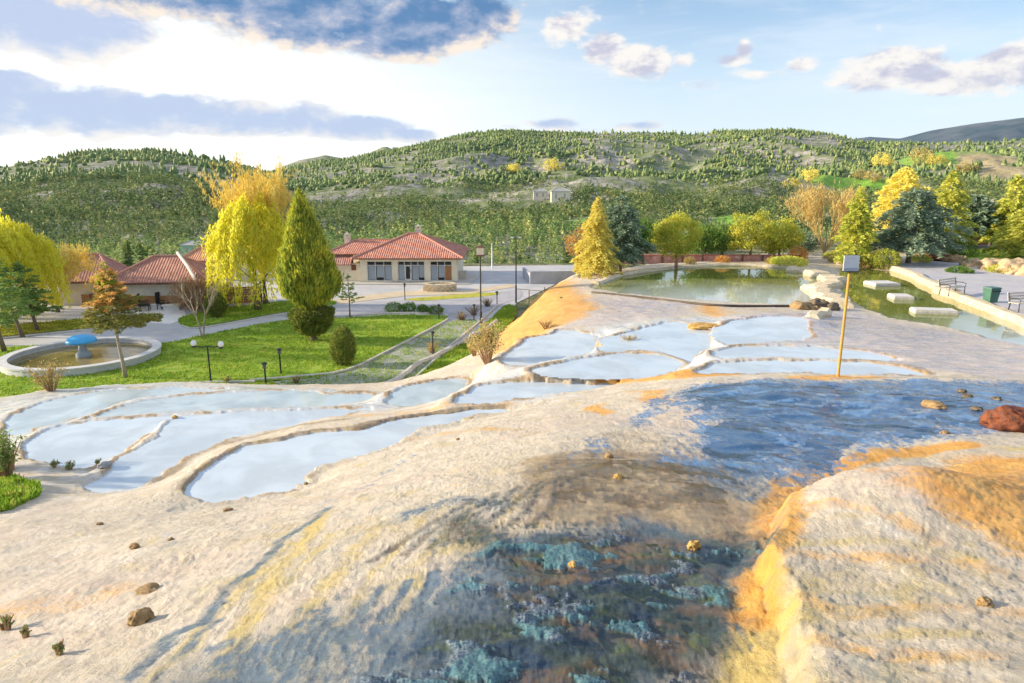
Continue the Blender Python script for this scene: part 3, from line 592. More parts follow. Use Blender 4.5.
def clumps(blobs, n, per, rad, ll, lw, mat, parent, name='crown', upw=.2, shell=.45):
    Ps, As = [], []
    tot = sum(b[3]*b[4]*b[5] for b in blobs)
    for (x, y, z, a, b_, c) in blobs:
        m = max(3, int(n*a*b_*c/tot)); d = RNG.normal(size=(m, 3)); d /= np.linalg.norm(d, axis=1, keepdims=True)
        rr = (shell+(1-shell)*RNG.random(m))**.8; cc = np.array([x, y, z])+d*rr[:, None]*np.array([a, b_, c])
        for j in range(m):
            g = int(per*(.5+RNG.random())); P = cc[j]+RNG.normal(size=(g, 3))*rad*np.array([1, 1, .75])*(.6+.6*RNG.random())
            Ps.append(P); As.append(RNG.normal(size=(g, 3))+d[j]*.7+np.array([0, 0, upw]))
    P = np.concatenate(Ps); A = np.concatenate(As); n = len(P)
    return leafmesh(name, [quads(P, A, ll*(.6+.8*RNG.random(n)), lw*(.7+.6*RNG.random(n)))], mat, parent)
def topiary(prof, n, ll, lw, mat, parent, name='crown', up=1.2, rough=.07, lumps=.12):
    """dense clipped shape of revolution: prof = [(z, radius)...]"""
    z = np.array([p[0] for p in prof]); r = np.array([p[1] for p in prof]); zz = np.linspace(z[0], z[-1], 200); rr = np.interp(zz, z, r); w = np.cumsum(rr+.02); w /= w[-1]
    u = RNG.random(n); Z = np.interp(u, w, zz); Rr = np.interp(Z, zz, rr); az = RNG.random(n)*6.283; sd = random.randint(0, 99)
    lump = 1+lumps*2*(fbm(az/6.283*9, Z*1.6, 3, sd)-.5)-lumps*.9*(ridged(az/6.283*16, Z*.7, 2, sd+3) < .45)
    rad = Rr*lump*(1-.35*RNG.random(n)**3)+RNG.normal(size=n)*rough
    P = np.stack([rad*np.cos(az), rad*np.sin(az), Z+RNG.normal(size=n)*.05], 1)
    A = np.stack([np.cos(az)*.6, np.sin(az)*.6, np.full(n, up)], 1)+RNG.normal(size=(n, 3))*.35
    return leafmesh(name, [quads(P, A, ll*(.6+.8*RNG.random(n)), lw)], mat, parent)
def willow(h, R, mat, parent, ns=520, hz=1.):
    Ps, As = [], []
    for i in range(ns):
        w = RNG.random()*6.283; q = RNG.random()**.6; top = np.array([math.cos(w)*q*R*.85, math.sin(w)*q*R*.85, h*(.55+.45*math.sqrt(max(0, 1-q*q*.9)))*(.9+.12*RNG.random())])
        top *= np.array([1, 1, .92+.14*vnoise(np.array([w*2.2]), np.array([q*3]), ns)[0]])*(1-.16*q*vnoise(np.array([w*2.6]), np.array([q*2]), ns+1)[0]*2); L = h*(.18+.40*RNG.random())*(.6+.5*q); n = int(16+L*9); s = np.sort(RNG.random(n)); out = np.array([math.cos(w), math.sin(w), 0])*R*.22
        P = top+out*np.sqrt(s)[:, None]; P[:, 2] += .3*np.sin(s*3)-L*s**1.3; P += RNG.normal(size=(n, 3))*.10
        P[:, 2] = np.maximum(P[:, 2], .8+RNG.random(n)*.9); Ps.append(P)
        As.append(np.array([0, 0, -1.])+RNG.normal(size=(n, 3))*.45+out/R*.6)
    P = np.concatenate(Ps); A = np.concatenate(As); n = len(P)
    return leafmesh('crown', [quads(P, A, .34*(.6+.8*RNG.random(n)), .10)], mat, parent)
def bare(h, R, mat, parent, seedb=5, depth=4, r0=.08, spread=.55, up=.55, name='branches', z0=0., buds=0):
    m = MB()
    def grow(p, d, L, r, dep):
        d = d/np.linalg.norm(d); q = p+d*L*.5+RNG.normal(size=3)*L*.05; e = p+d*L+np.array([0, 0, L*.06*up])
        m.tube([p, q, e], [r, r*.8, r*.6], 5 if dep > 2 else 4, False)
        if dep == 0: return
        for j in range(random.choice((2, 3, 3, 4))):
            nd = d+RNG.normal(size=3)*spread+np.array([0, 0, up*.35]); f = .55+.45*RNG.random(); grow(p+(e-p)*f, nd, L*(.55+.25*RNG.random()), r*.58, dep-1)
    for j in range(seedb):
        w = j*6.283/seedb+RNG.random(); grow(np.array([.05*math.cos(w), .05*math.sin(w), z0]), np.array([math.cos(w)*R/h*1.1, math.sin(w)*R/h*1.1, 1.0]), h*.42, r0*(.7+.4*RNG.random()), depth)
    if buds:
        T = np.array(m.v)[RNG.integers(0, len(m.v), buds)]; T = T[T[:, 2] > h*.25]+RNG.normal(size=(int((T[:, 2] > h*.25).sum()), 3))*.10
        n = len(T); V, Fq = quads(T, np.array([0, 0, 1.])+RNG.normal(size=(n, 3))*.35, .34*(.6+.8*RNG.random(n)), .05); m.add(V, [tuple(f) for f in Fq])
    return m.build(name, mat, parent)
def ztop(P, v):                       # height of sight line v above the foot P
    d = pdir(512, v); return CAMZ+d[2]/d[1]*P[1]-P[2]
def foot(u, v): return hit(u, v)
def tr(name, label, P, cat='tree', group=None): return thing(name, label, cat, tuple(P), random.random()*.4, group)
# ---- garden on the left
P = g0(314, 341); h = ztop(P, 190)
t = tr('cypress_tree', 'tall dense conical cypress with a clipped skirt, right of the yellow willow on the lawn', P); t.rotation_euler = (0, -.035, 0)
trunk(2.4, .22, t, BARK)
topiary([(.45, .35), (.7, .85), (1.1, 1.25), (2.0, 1.5), (2.25, 1.35), (2.4, .7)], 9000, .2, .07, G_HEDGE, t, 'clipped_skirt', .6)
topiary([(2.3, .35), (2.8, 1.0), (3.4, 1.75), (4.3, 1.98), (5.4, 1.72), (6.7, 1.25), (8., .85), (9.2, .42), (h, .06)], 26000, .42, .09, G_CYP, t, 'crown', 2.0, .12, .2)
P = g0(258, 310); h = ztop(P, 197)
t = tr('willow_tree', 'bright yellow-green weeping willow beside the tall dark cypress', P); trunk(5.4, .26, t, BARK, limbs=9, lr=2.6, up=.9); willow(h, 3.9, G_WIL, t, 480)
P = g0(266, 304); h = ztop(P, 178)
t = tr('bare_tree', 'tall golden-twigged leafless tree rising behind the yellow willow', P); trunk(h*.6, .2, t, BARK); bare(h*.78, 1.9, GOLDTWIG, t, 14, 4, .05, .30, .9, 'crown', h*.2, 26000)
P = g0(8, 324); h = ztop(P, 217)
t = tr('willow_tree', 'large yellow weeping willow at the left edge behind the leaning pines', P); trunk(5, .3, t, BARK, limbs=9, lr=3, up=.8); willow(h, 4.3, G_WIL, t, 520)
P = g0(-30, 318); t = tr('willow_tree', 'golden yellow willow half cut off by the left edge of the view', P); trunk(5, .3, t, BARK, limbs=6, lr=2.6, up=.8); willow(ztop(P, 210), 5., G_DRY, t, 500)
P = g0(58, 312); t = tr('bare_tree', 'bare golden tree between the left willow and the tiled roof', P); trunk(2.5, .16, t); bare(ztop(P, 240)*.85, 2.8, GOLDTWIG, t, 9, 4, .05, .5, .6, 'crown', .6, 5000)
for (u, v, vt, R, lab, ln, mt) in ((23, 337, 252, 1.9, 'green pine with a leaning trunk in front of the yellow willow', -1.6, G_PINE), (5, 352, 238, 2.0, 'green pine at the left edge, nearest the round fountain basin', -1., G_PINE), (38, 331, 262, 1.5, 'thin green pine between the leaning pine and the wooden fence', -.8, G_PINE), (-24, 345, 240, 2.2, 'green pine mostly outside the left edge of the view', .3, G_PINE)):
    P = g0(u, v); h = ztop(P, vt); t = tr('pine_tree', lab, P); trunk(h*.95, .13, t, BARK, ln, 5, .3, .8, R*.8, .2)
    conifer(h, R, mt, t, 90, 44, .36, .09, .7, .12, .2, .26, lean=ln, ragged=.5, gap=.15)
P = g0(126, 378); h = ztop(P, 262)
t = tr('young_fir_tree', 'young fir with rusty top branches standing in front of the fountain basin', P); t.rotation_euler = (0, -.06, 0); trunk(h*.97, .10, t, PALEBARK, 0, 7, .5, .9, 1.2, .1)
conifer(h*.86, 1.62, G_FIR, t, 130, 70, .24, .06, .75, .12, .16, .50, ragged=.5, gap=.1); conifer(h*.97, 1.15, G_RUST, t, 70, 44, .22, .05, .6, .08, .2, .60, name='rusty_crown', ragged=.5)
conifer(h*1.0, .45, G_CYP, t, 36, 34, .22, .06, .5, .05, .2, .80, name='leader')
P = g0(350, 317); h = ztop(P, 274)
t = tr('sapling', 'thin conifer sapling at the far edge of the lawn near the main building', P); trunk(h*.95, .06, t, BARK, 0, 4, .3, .9, .8, .3); conifer(h, .95, G_POP, t, 46, 22, .24, .07, .8, .05, .3, .3, gap=.2)
P = g0(211, 372); 
P = g0(203, 338); h = ztop(P, 276); t = tr('slender_tree', 'slender grey leafless tree rising from the path beside the lawn', P); bare(h, .7, PALEBARK, t, 2, 4, .07, .35, .7)
for du, lab in ((0, 'tangled leafless shrub in front of the wooden wall beside the chairs'), (22, 'wide leafless brown shrub below the yellow willow')):
    P = g0(196+du, 311-du*.1); t = tr('bare_shrub', lab, P, 'shrub'); bare(3.4-du*.03, 2.3, TWIG, t, 18, 4, .055, .62, .4, 'branches', 0., 1500)
def bush(u, v, w, h, mat, lab, n=2600, name='round_bush', prof=None, grp=None, ll=.14):
    P = foot(u, v); t = tr(name, lab, P, 'shrub', grp); MB().tube([(0, 0, -.1), (0, 0, h*.4)], [.07, .04], 6).build('stem', BARK, t)
    topiary(prof or [(h*.03, w*.2), (h*.2, w*.42), (h*.45, w*.5), (h*.75, w*.42), (h*.93, w*.22), (h, .04)], n, ll, .06, mat, t, 'crown', .5, .05); return t
bush(344, 366, 1.5, 2.45, G_HEDGE, 'egg-shaped clipped bush on the lawn below the cypress', 6000, 'clipped_bush')
bush(217, 318, 1.75, 2.05, G_HEDGE, 'round clipped bush in front of the leafless brown shrub', 4200, 'clipped_bush', [(.05, .25), (.5, .6), (1.1, .88), (1.6, .7), (1.95, .35), (2.1, .03)])
for i, (u, v, w, lab) in enumerate(((394, 312, 1.5, 'leftmost of four low shrubs on the kerb of the lawn'), (409, 312, 1.2, 'second from the left of four low shrubs on the lawn kerb'), (423, 313, .95, 'smallest of four low shrubs on the lawn kerb, third from left'), (436, 314, 1.3, 'low shrub at the lawn corner beside a bollard lamp'))):
    bush(u, v, w, .82 if i < 2 else .7, G_GREEN, lab, 900, 'low_shrub', None, 'low shrubs along the lawn kerb', .16)
def twigs(u, v, w, h, lab, mt, lm, n=36, name='dry_shrub', leaves_n=500, ll=.09, grp=None):
    P = foot(u, v); t = tr(name, lab, P, 'shrub', grp); m = MB(); tips = []
    for i in range(n):
        a = RNG.random()*6.283; q = RNG.random()*w*.5; hh = h*(.55+.5*RNG.random()); e = np.array([math.cos(a)*q, math.sin(a)*q, hh])
        m.tube([(e[0]*.12, e[1]*.12, -.08), e*np.array([.5, .5, .55]), e], [.012+.006*h, .01+.003*h, .005], 4, False); tips += [e*(.45+.55*RNG.random())+RNG.normal(size=3)*.05*w for _ in range(max(1, leaves_n//n))]
    m.build('twigs', mt, t); T = np.array(tips); k = len(T)
    leafmesh('leaves', [quads(T, RNG.normal(size=(k, 3))+np.array([0, 0, .5]), ll*(.6+.8*RNG.random(k)), ll*.45)], lm, t); return t
twigs(52, 391, 2.2, 1.5, 'dry golden reeds on the grass bank in front of the fountain basin', TWIG, G_DRY, 44, 'dry_reeds', 500, .14)
twigs(488, 363, 1.9, 1.5, 'round dry yellow shrub on the travertine at the foot of the orange slope', TWIG, G_DRY, 60, 'dry_shrub', 1300, .10)
twigs(474, 356, 1.0, .9, 'small dry shrub left of the round yellow one', TWIG, G_DRY, 40, 'dry_shrub', 500, .1)
twigs(432, 354, 1.1, .8, 'brown dead weeds at the foot of a bollard lamp by the gravel strip', TWIG, G_DRY, 34, 'dead_weeds', 260, .1)
twigs(462, 321, 1.8, .8, 'dark dead weeds under the tall lantern post', pbr('dead_stem', (.12, .07, .06), (.2, .12, .09), 4), G_DRY, 50, 'dead_weeds', 160, .1)
twigs(474, 316, 1.9, .9, 'dark dead weeds right behind the tall lantern post', bpy.data.materials['dead_stem'], G_DRY, 50, 'dead_weeds', 160, .1)
twigs(488, 307, 1.9, .9, 'dark dead weeds along the grass strip near the thin lamp post', bpy.data.materials['dead_stem'], G_DRY, 50, 'dead_weeds', 160, .1)
twigs(630, 345, .9, .35, 'low tuft of dry grass on the white terraces', TWIG, G_DRY, 50, 'grass_tuft', 300, .07)
twigs(546, 329, 1.1, .4, 'small brown tuft on the orange slope', TWIG, G_DRY, 40, 'grass_tuft', 200, .07)
twigs(228, 383, .8, .45, 'small dark weed at the foot of the globe lamp', bpy.data.materials['dead_stem'], G_DRY, 30, 'dead_weeds', 100, .07)
twigs(297, 384, .8, .5, 'small reddish weed on the travertine edge below the cypress', bpy.data.materials['dead_stem'], G_DRY, 30, 'dead_weeds', 100, .07)
twigs(8, 480, 1.1, 1.25, 'leafy green shrub at the left edge beside the pools', TWIG, G_PINE, 36, 'leafy_shrub', 900, .10)
twigs(-12, 470, 1.1, 1.5, 'taller leafy shrub cut off by the left edge', TWIG, G_PINE, 36, 'leafy_shrub', 900, .10)
twigs(13, 470, .5, .6, 'dry yellow sprig under the leafy shrub at the left edge', TWIG, G_DRY, 26, 'dry_shrub', 160, .08)
for u, v, s in ((6, 630, .14), (26, 637, .1), (60, 655, .1), (75, 437, .12), (70, 470, .25), (98, 466, .18), (55, 468, .2)):
    twigs(u, v, s*1.3, s, {6: 'tiny green weed at the lower left edge', 26: 'tiny green weed right of the one at the lower left edge', 60: 'tiny weed below the orange stain at lower left', 75: 'tiny weed on the rim of the left corner pool', 70: 'moss tuft between the two left pools', 98: 'moss tuft beside the grey stone by the big left pool', 55: 'moss tuft at the near rim of the left corner pool'}[u], TWIG, G_PINE, 16, 'weed', 90, s*.3)
# ---- trees round the pool on the right
def ptree(kind, u, D, vt, R, mt, lab, **kw):
    z = 4.12; P = gd(u, 184+683*(CAMZ-z)/D, D); P[2] = z-.05; h = ztop(P, vt); t = tr(kind, lab, P)
    return t, h
t, h = ptree('cedar_tree', 596, 50, 197, 2, G_GOLD, 'slim golden yellow cedar left of the dark cedar by the green pool'); trunk(h*.97, .09, t, PALEBARK, 0, 5, .2, .9, 1, .1); conifer(h, 1.8, G_GOLD, t, 190, 80, .30, .08, .85, .28, .1, .1)
t, h = ptree('cedar_tree', 620, 53, 196, 2, G_CEDAR, 'dark blue-green cedar right of the golden cedar by the green pool'); trunk(h*.97, .13, t, BARK, 0, 6, .2, .9, 1.4, .1); conifer(h, 2.15, G_CEDAR, t, 220, 80, .30, .09, .55, .2, .15, .14)
t, h = ptree('young_tree', 579, 57, 226, 1, G_DRY, 'small rusty orange tree half hidden behind the golden cedar'); trunk(h*.7, .07, t, BARK); clumps([(0, 0, h*.55, 1.1, 1.1, h*.4)], 40, 40, .28, .2, .08, G_RUST, t)
t, h = ptree('umbrella_pine', 676, 54, 212, 2, G_ROUND, 'round-crowned yellow-green pine on a forked trunk at the far pool bank'); trunk(h*.6, .14, t, TWIG, 0, 7, .45, .95, 1.6, .8); clumps([(0, 0, h*.60, 1.8, 1.8, h*.38), (-.7, 0, h*.45, 1.2, 1.2, h*.25), (.7, .2, h*.68, 1.2, 1.2, h*.28)], 150, 80, .22, .2, .06, G_ROUND, t, 'crown', .8, .6)
for (u, D, vt, R, mt, lab) in ((640, 64, 214, 2.0, G_GREEN, 'green tree behind the low red wall, between dark cedar and round pine'), (705, 60, 222, 1.9, G_GREEN, 'dark green tree right of the round-crowned pine'), (722, 63, 226, 1.7, G_GREEN, 'low green tree behind the red wall, left of the tall yellow-topped one'), (750, 59, 204, 2.2, G_ROUND, 'tall yellow-topped green tree behind the red wall'), (779, 60, 217, 1.8, G_ROUND, 'yellow-green tree at the right end of the red wall'), (655, 70, 224, 2.4, G_GREEN, 'dark tree far behind the round-crowned pine'), (802, 66, 232, 1.8, G_CEDAR, 'low blue-green bush tree left of the straw-coloured tree')):
    t, h = ptree('broadleaf_tree', u, D, vt, R, mt, lab); trunk(h*.7, .12, t, BARK, 0, 6, .3, .9, R*.8, .8)
    clumps([(0, 0, h*.56, R, R, h*.34), (-.4*R, 0, h*.42, R*.7, R*.7, h*.28), (.45*R, 0, h*.5, R*.7, R*.7, h*.26), (0, 0, h*.82, R*.45, R*.45, h*.16)], 110, 60, .25, .22, .09, mt, t)
t, h = ptree('bare_tree', 824, 61, 183, 2, G_STRAW, 'straw-coloured leafless tree with upright twigs left of the signboard'); trunk(h*.4, .16, t, PALEBARK); bare(h*.84, 2.9, G_STRAW, t, 20, 4, .035, .26, .8, 'crown', h*.1, 5000)
t, h = ptree('conifer_tree', 853, 55.5, 187, 2, G_YEL, 'bright yellow-green conifer directly behind the signboard'); trunk(h*.9, .12, t, BARK); conifer(h, 1.72, G_YEL, t, 190, 70, .3, .1, .75, .2, .1, .06)
t, h = ptree('cedar_tree', 897, 70, 168, 3, G_GOLD, 'broad golden cedar behind the big blue-green cedar'); trunk(h*.9, .2, t, BARK); conifer(h, 3.5, G_GOLD, t, 220, 80, .4, .13, .6, .15, .15, .1)
t, h = ptree('cedar_tree', 908, 56, 189, 3, G_CEDAR, 'big spreading blue-green cedar overhanging the yellow bush'); trunk(h*.95, .2, t, BARK, 0, 8, .25, .9, 2.6, .1); conifer(h, 3.3, G_CEDAR, t, 210, 90, .36, .11, .55, .16, .12, .22, ragged=.5, gap=.1)
t, h = ptree('conifer_tree', 942, 61, 171, 2, G_YEL, 'tall narrow yellow conifer right of the big blue-green cedar'); trunk(h*.95, .15, t, PALEBARK, 0, 8, .2, .9, 1.4, .1); conifer(h, 2.2, G_YEL, t, 190, 70, .36, .11, .7, .2, .1, .2, ragged=.5)
for (u, D, vt, R, lab) in ((968, 68, 196, 3., 'dark green pine between the narrow yellow conifer and the right group'), (990, 72, 204, 3., 'dark pine in the shade of the right tree group'), (950, 78, 205, 2.8, 'dark pine deep behind the narrow yellow conifer')):
    t, h = ptree('pine_tree', u, D, vt, R, G_CEDAR, lab); trunk(h*.9, .18, t, BARK, 0, 6, .3, .9, 2, .2); conifer(h, R, G_CEDAR, t, 160, 80, .42, .14, .45, .1, .15, .3)
t, h = ptree('conifer_tree', 1006, 66, 176, 2, G_YEL, 'tall yellow-tipped conifer at the right behind the stone bank'); trunk(h*.95, .15, t, PALEBARK, 0, 6, .2, .9, 1.4, .1); conifer(h, 2.2, G_YEL, t, 180, 70, .38, .12, .7, .2, .1, .2)
t, h = ptree('conifer_tree', 1028, 58, 200, 2, G_YEL, 'bushy yellow conifer cut off by the right edge'); trunk(h*.9, .15, t, BARK); conifer(h, 2.7, G_YEL, t, 180, 70, .36, .11, .6, .2, .1, .18)
t, h = ptree('pine_tree', 1062, 64, 180, 2, G_CEDAR, 'dark pine just outside the right edge'); trunk(h*.9, .18, t, BARK); conifer(h, 2.8, G_CEDAR, t, 160, 70, .38, .12, .6, .2, .1, .2)
def pbush(u, D, w, h, mt, lab, n=2200, name='round_bush', ll=.15):
    P = gd(u, 184+683*6.42/D, D); P[2] = 4.15; t = tr(name, lab, P, 'shrub'); MB().tube([(0, 0, -.1), (0, 0, h*.4)], [.06, .03], 6).build('stem', BARK, t)
    topiary([(0, w*.3), (h*.25, w*.48), (h*.55, w*.5), (h*.82, w*.34), (h, .05)], n, ll, .07, mt, t, 'crown', .4, .07, .2)
pbush(884, 54, 2.2, 1.5, G_YEL, 'yellow round bush under the big blue-green cedar', 3200)
pbush(866, 55, 1.9, .75, G_DRY, 'low pale bush between the signboard and the yellow bush', 1500, 'low_bush')
pbush(788, 55.5, 3.0, .75, G_YEL, 'low yellow-green hedge bush at the far end of the pool divider', 2600, 'low_bush')
pbush(772, 57, 1.0, .5, G_DRY, 'small dry tuft at the right end of the red wall', 600, 'low_bush')
pbush(798, 58, 1.5, 1.3, G_RUST, 'rusty dry bush right of the red wall', 1400, 'low_bush')
pbush(722, 57.5, 1.2, .55, G_RUST, 'small rusty bush in front of the red wall', 600, 'low_bush')
pbush(920, 57, 1.6, .7, G_YEL, 'low yellow-green bush right of the cedar trunk', 1000, 'low_bush')
pbush(958, 60, 2.8, 1.6, G_GREEN, 'green spreading bush above the red stone bank', 2400, 'low_bush')
pbush(960, 50, 1.6, .55, G_GREEN, 'small green bush at the corner of the paved terrace', 1200, 'low_bush')
pbush(1012, 50, 3.2, .7, G_YEL, 'bright green low bush on top of the boulder bank at right', 2200, 'low_bush')
pbush(835, 58, 1.4, .9, G_DRY, 'dry bush at the foot of the straw-coloured tree', 900, 'low_bush')
pbush(690, 57, .9, .5, G_DRY, 'small dry tuft at the foot of the round-crowned pine', 500, 'low_bush')
# ---- poplars and the wood on the hills
for u, D, vt, lab in ((128, 138, 240, 'tallest of three pale poplars beyond the left tiled roof'), (139, 140, 243, 'middle one of three pale poplars beyond the left tiled roof'), (149, 142, 245, 'rightmost of three pale poplars beyond the left tiled roof')):
    P = gd(u, 250, D); P[2] = float(ground_z(np.array([P[0]]), np.array([D]))[0]); h = ztop(P, vt); t = tr('poplar_tree', lab, P, 'tree', 'pale poplars beyond the roofs'); trunk(h*.8, .1, t, PALEBARK)
    topiary([(.5, .4), (h*.3, 1.0), (h*.6, 1.0), (h*.85, .55), (h, .08)], 1800, .45, .16, G_POP, t, 'crown', 1.6, .12, .3)
def hillpine_far(n, x, y, z, h, w, kind):
    """all the far trees of the wood as one mesh of small ragged crowns: lobed scrub and slim pines"""
    k = 6; ang = np.arange(k)*2*math.pi/k
    lv = np.where(kind[:, None], np.array([[.05, .30, .58, .82]]), np.array([[.02, .32, .62, .86]])); rd = np.where(kind[:, None], np.array([[.75, 1.0, .62, .30]]), np.array([[.72, 1.0, .92, .5]]))
    rings = []
    for q in range(4):
        rot = RNG.random((n, 1))*.6; rr = w[:, None]*rd[:, q:q+1]*.5*(.45+.95*RNG.random((n, k))); zz = z[:, None]+h[:, None]*(lv[:, q:q+1]+.10*(RNG.random((n, k))-.5))
        rings.append(np.stack([x[:, None]+rr*np.cos(ang+rot), y[:, None]+rr*np.sin(ang+rot), zz], -1))
    tip = np.stack([x+RNG.normal(size=n)*w*.06, y+RNG.normal(size=n)*w*.06, z+h*(.93+.14*RNG.random(n))], -1)[:, None]
    V = np.concatenate(rings+[tip], 1).reshape(-1, 3); b0 = np.arange(n)[:, None]*(4*k+1); Fs = []
    for q in range(3):
        for i in range(k):
            a, b_, c, d = b0+q*k+i, b0+q*k+(i+1) % k, b0+(q+1)*k+(i+1) % k, b0+(q+1)*k+i; Fs += [np.concatenate([a, b_, c], 1), np.concatenate([a, c, d], 1)]
    for i in range(k): Fs.append(np.concatenate([b0+3*k+i, b0+3*k+(i+1) % k, b0+4*k], 1))
    return V, np.concatenate(Fs)
def leafy_wood(x, y, z, h, w, kind, mid, g, lk, lab):
    nm = len(mid); u = RNG.random((nm, g)); d = RNG.normal(size=(nm, g, 3)); d /= np.linalg.norm(d, axis=2, keepdims=True); hm, wm, km = h[mid][:, None], w[mid][:, None], kind[mid][:, None]
    prof = np.where(km, (1-u)**.8*1.05+.03, np.sqrt(np.clip(1-(2*u-.9)**2/1.3, 0, 1))); q = prof*wm*.5*(.55+.45*RNG.random((nm, g)))*(.75+.5*RNG.random((nm, 1))); a = RNG.random((nm, g))*6.283
    P = np.stack([x[mid][:, None]+q*np.cos(a), y[mid][:, None]+q*np.sin(a), z[mid][:, None]+hm*(.06+.92*u)], -1).reshape(-1, 3); A = (np.stack([np.cos(a), np.sin(a), np.where(km, .2, .5)+a*0], -1)+d*.7).reshape(-1, 3)
    Lm = (lk*np.where(km, .20, .24)*np.sqrt(hm*wm)*(.6+.7*RNG.random((nm, g)))).ravel(); Vm, Fm = quads(P, A, Lm, Lm*.55)
    tag(mesh_np('pine_wood', Vm, [Fm], G_HILL), lab, 'wood', None, 'stuff')
def hill_wood():
    N = 270000; th = RNG.uniform(math.radians(-60), math.radians(60), N); r = 100+(1000-100)*RNG.random(N)**.75
    x = r*np.sin(th); y = r*np.cos(th); d = fbm(x/60, y/60, 4, 171)*.6+fbm(x/190, y/190, 3, 172)*.4
    gx = fbm(x/170, y/170, 2, 173)
    p = .10+.90*ss(.40, .54, d+.10*(r < 330)-.05*ss(450, 800, r)); keep = RNG.random(N) < p*np.interp(r, [100, 200, 350, 600, 1000], [.30, .5, .55, .50, .55])*.8
    keep &= ~((plateau(x, y) > .02)); keep &= ~((r < 112) & (x > -40) & (x < 8))
    for ch, (u, v), w, dd in FIELDS:
        P = hit(u, v); rr = math.hypot(P[0], P[1]); t0 = math.atan2(P[0], P[1]); s_ = rr/683
        keep &= ~((abs((th-t0)*rr/(w*s_)) < 1.05) & (abs((r-rr)/(dd*s_*5)) < 1.05))
    x, y, r, th = x[keep], y[keep], r[keep], th[keep]; z = ground_z(x, y)
    # skip what no one sees: behind crests
    el = (z+5-CAMZ)/r; vis = np.ones(len(x), bool); bins = ((th+1.2)/.01).astype(int)
    order = np.argsort(r); mx = {}
    for i in order:
        b_ = bins[i]; m_ = mx.get(b_, -9)
        if el[i] < m_-.012: vis[i] = False
        mx[b_] = max(m_, (z[i]-CAMZ)/r[i])
    x, y, r, z = x[vis], y[vis], r[vis], z[vis]; n = len(x); print('hill trees', n)
    h = (2.6+3.4*RNG.random(n)*fbm(x/40, y/40, 2, 175)*1.6)*np.interp(r, [100, 250, 900], [.72, .9, 1.15]); kind = RNG.random(n) < .33+.35*(fbm(x/90, y/90, 2, 176) > .52); h = np.where(kind, h, h*.62); w = h*np.where(kind, .55, 1.25)*(.8+.4*RNG.random(n))
    order = np.argsort(r); near = order[:260]; far = order[21000:]
    for lo, hi, g, lk, lab in ((260, 4200, 64, 1., 'nearer belt of the pine wood and scrub at the foot of the hills'), (4200, 21000, 26, 1.45, 'pine wood and scrub covering the middle slopes of the hills')): leafy_wood(x, y, z, h, w, kind, order[lo:hi], g, lk, lab)
    V, Fq = hillpine_far(len(far), x[far], y[far], z[far]-.2, h[far], w[far], kind[far])
    tag(mesh_np('pine_wood', V, [Fq], G_HILL), 'far mass of small pines and scrub covering the upper hillsides', 'wood', None, 'stuff')
    protos = []
    for i in range(6):
        o = thing('hill_pine' if i % 2 == 0 else 'hill_scrub', None, None)
        MB().tube([(0, 0, -.2), (0, 0, 1)], [.03, .012], 5).build('trunk', BARK, o)
        if i % 2 == 0: conifer(1, .30, G_HILL, o, 60, 16, .13, .05, .7, .1, .2, .1)
        else: clumps([(0, 0, .5, .5, .5, .42)], 26, 16, .12, .14, .07, G_HILL, o)
        protos.append(o)
    used = set()
    for j, i in enumerate(near):
        pid = random.choice((0, 2, 4)) if kind[i] else random.choice((1, 3, 5)); o = protos[pid]
        if pid in used: o = copy_tree(o)
        used.add(pid); o.location = (x[i], y[i], z[i]-.1); s = h[i]; o.scale = (s*(.8+.5*random.random()), s*(.8+.5*random.random()), s); o.rotation_euler = (0, 0, random.random()*6)
        if kind[i]: tag(o, 'dark green pine in the wood at the foot of the hills', 'tree', 'pines at the foot of the hills')
        else: tag(o, 'rounded green scrub bush at the foot of the hills', 'shrub', 'scrub bushes at the foot of the hills')
hill_wood()
for i, (u, v, s, lab) in enumerate(((808, 180, 1., 'golden tree on the hillside left of the green field'), (790, 186, .8, 'golden bush on the hillside below the golden tree'), (880, 166, 1., 'golden tree above the terraced field on the hill'), (920, 163, 1.1, 'golden tree beside the upper green field'), (935, 166, .9, 'golden bush right of the tree beside the upper green field'), (965, 172, .8, 'small orange bush below the upper green field'), (872, 180, .8, 'olive bush on the terraced field'), (860, 177, .7, 'smaller olive bush on the terraced field'), (513, 171, .8, 'orange bush on the middle hillside'), (551, 169, 1., 'orange tree on the middle hillside'))):
    P = hit(u, v+3); r = math.hypot(P[0], P[1]); k = r/683*14*s; t = tr('hill_tree', lab, P); MB().tube([(0, 0, -.3), (0, 0, k*.5)], [k*.04, k*.02], 5).build('trunk', BARK, t)
    clumps([(0, 0, k*.5, k*.6, k*.6, k*.42), (k*.5, 0, k*.38, k*.45, k*.45, k*.3)], 50, 18, k*.1, k*.11, k*.06, G_DRY if i in (3, 6, 7, 5) else G_GOLD, t)
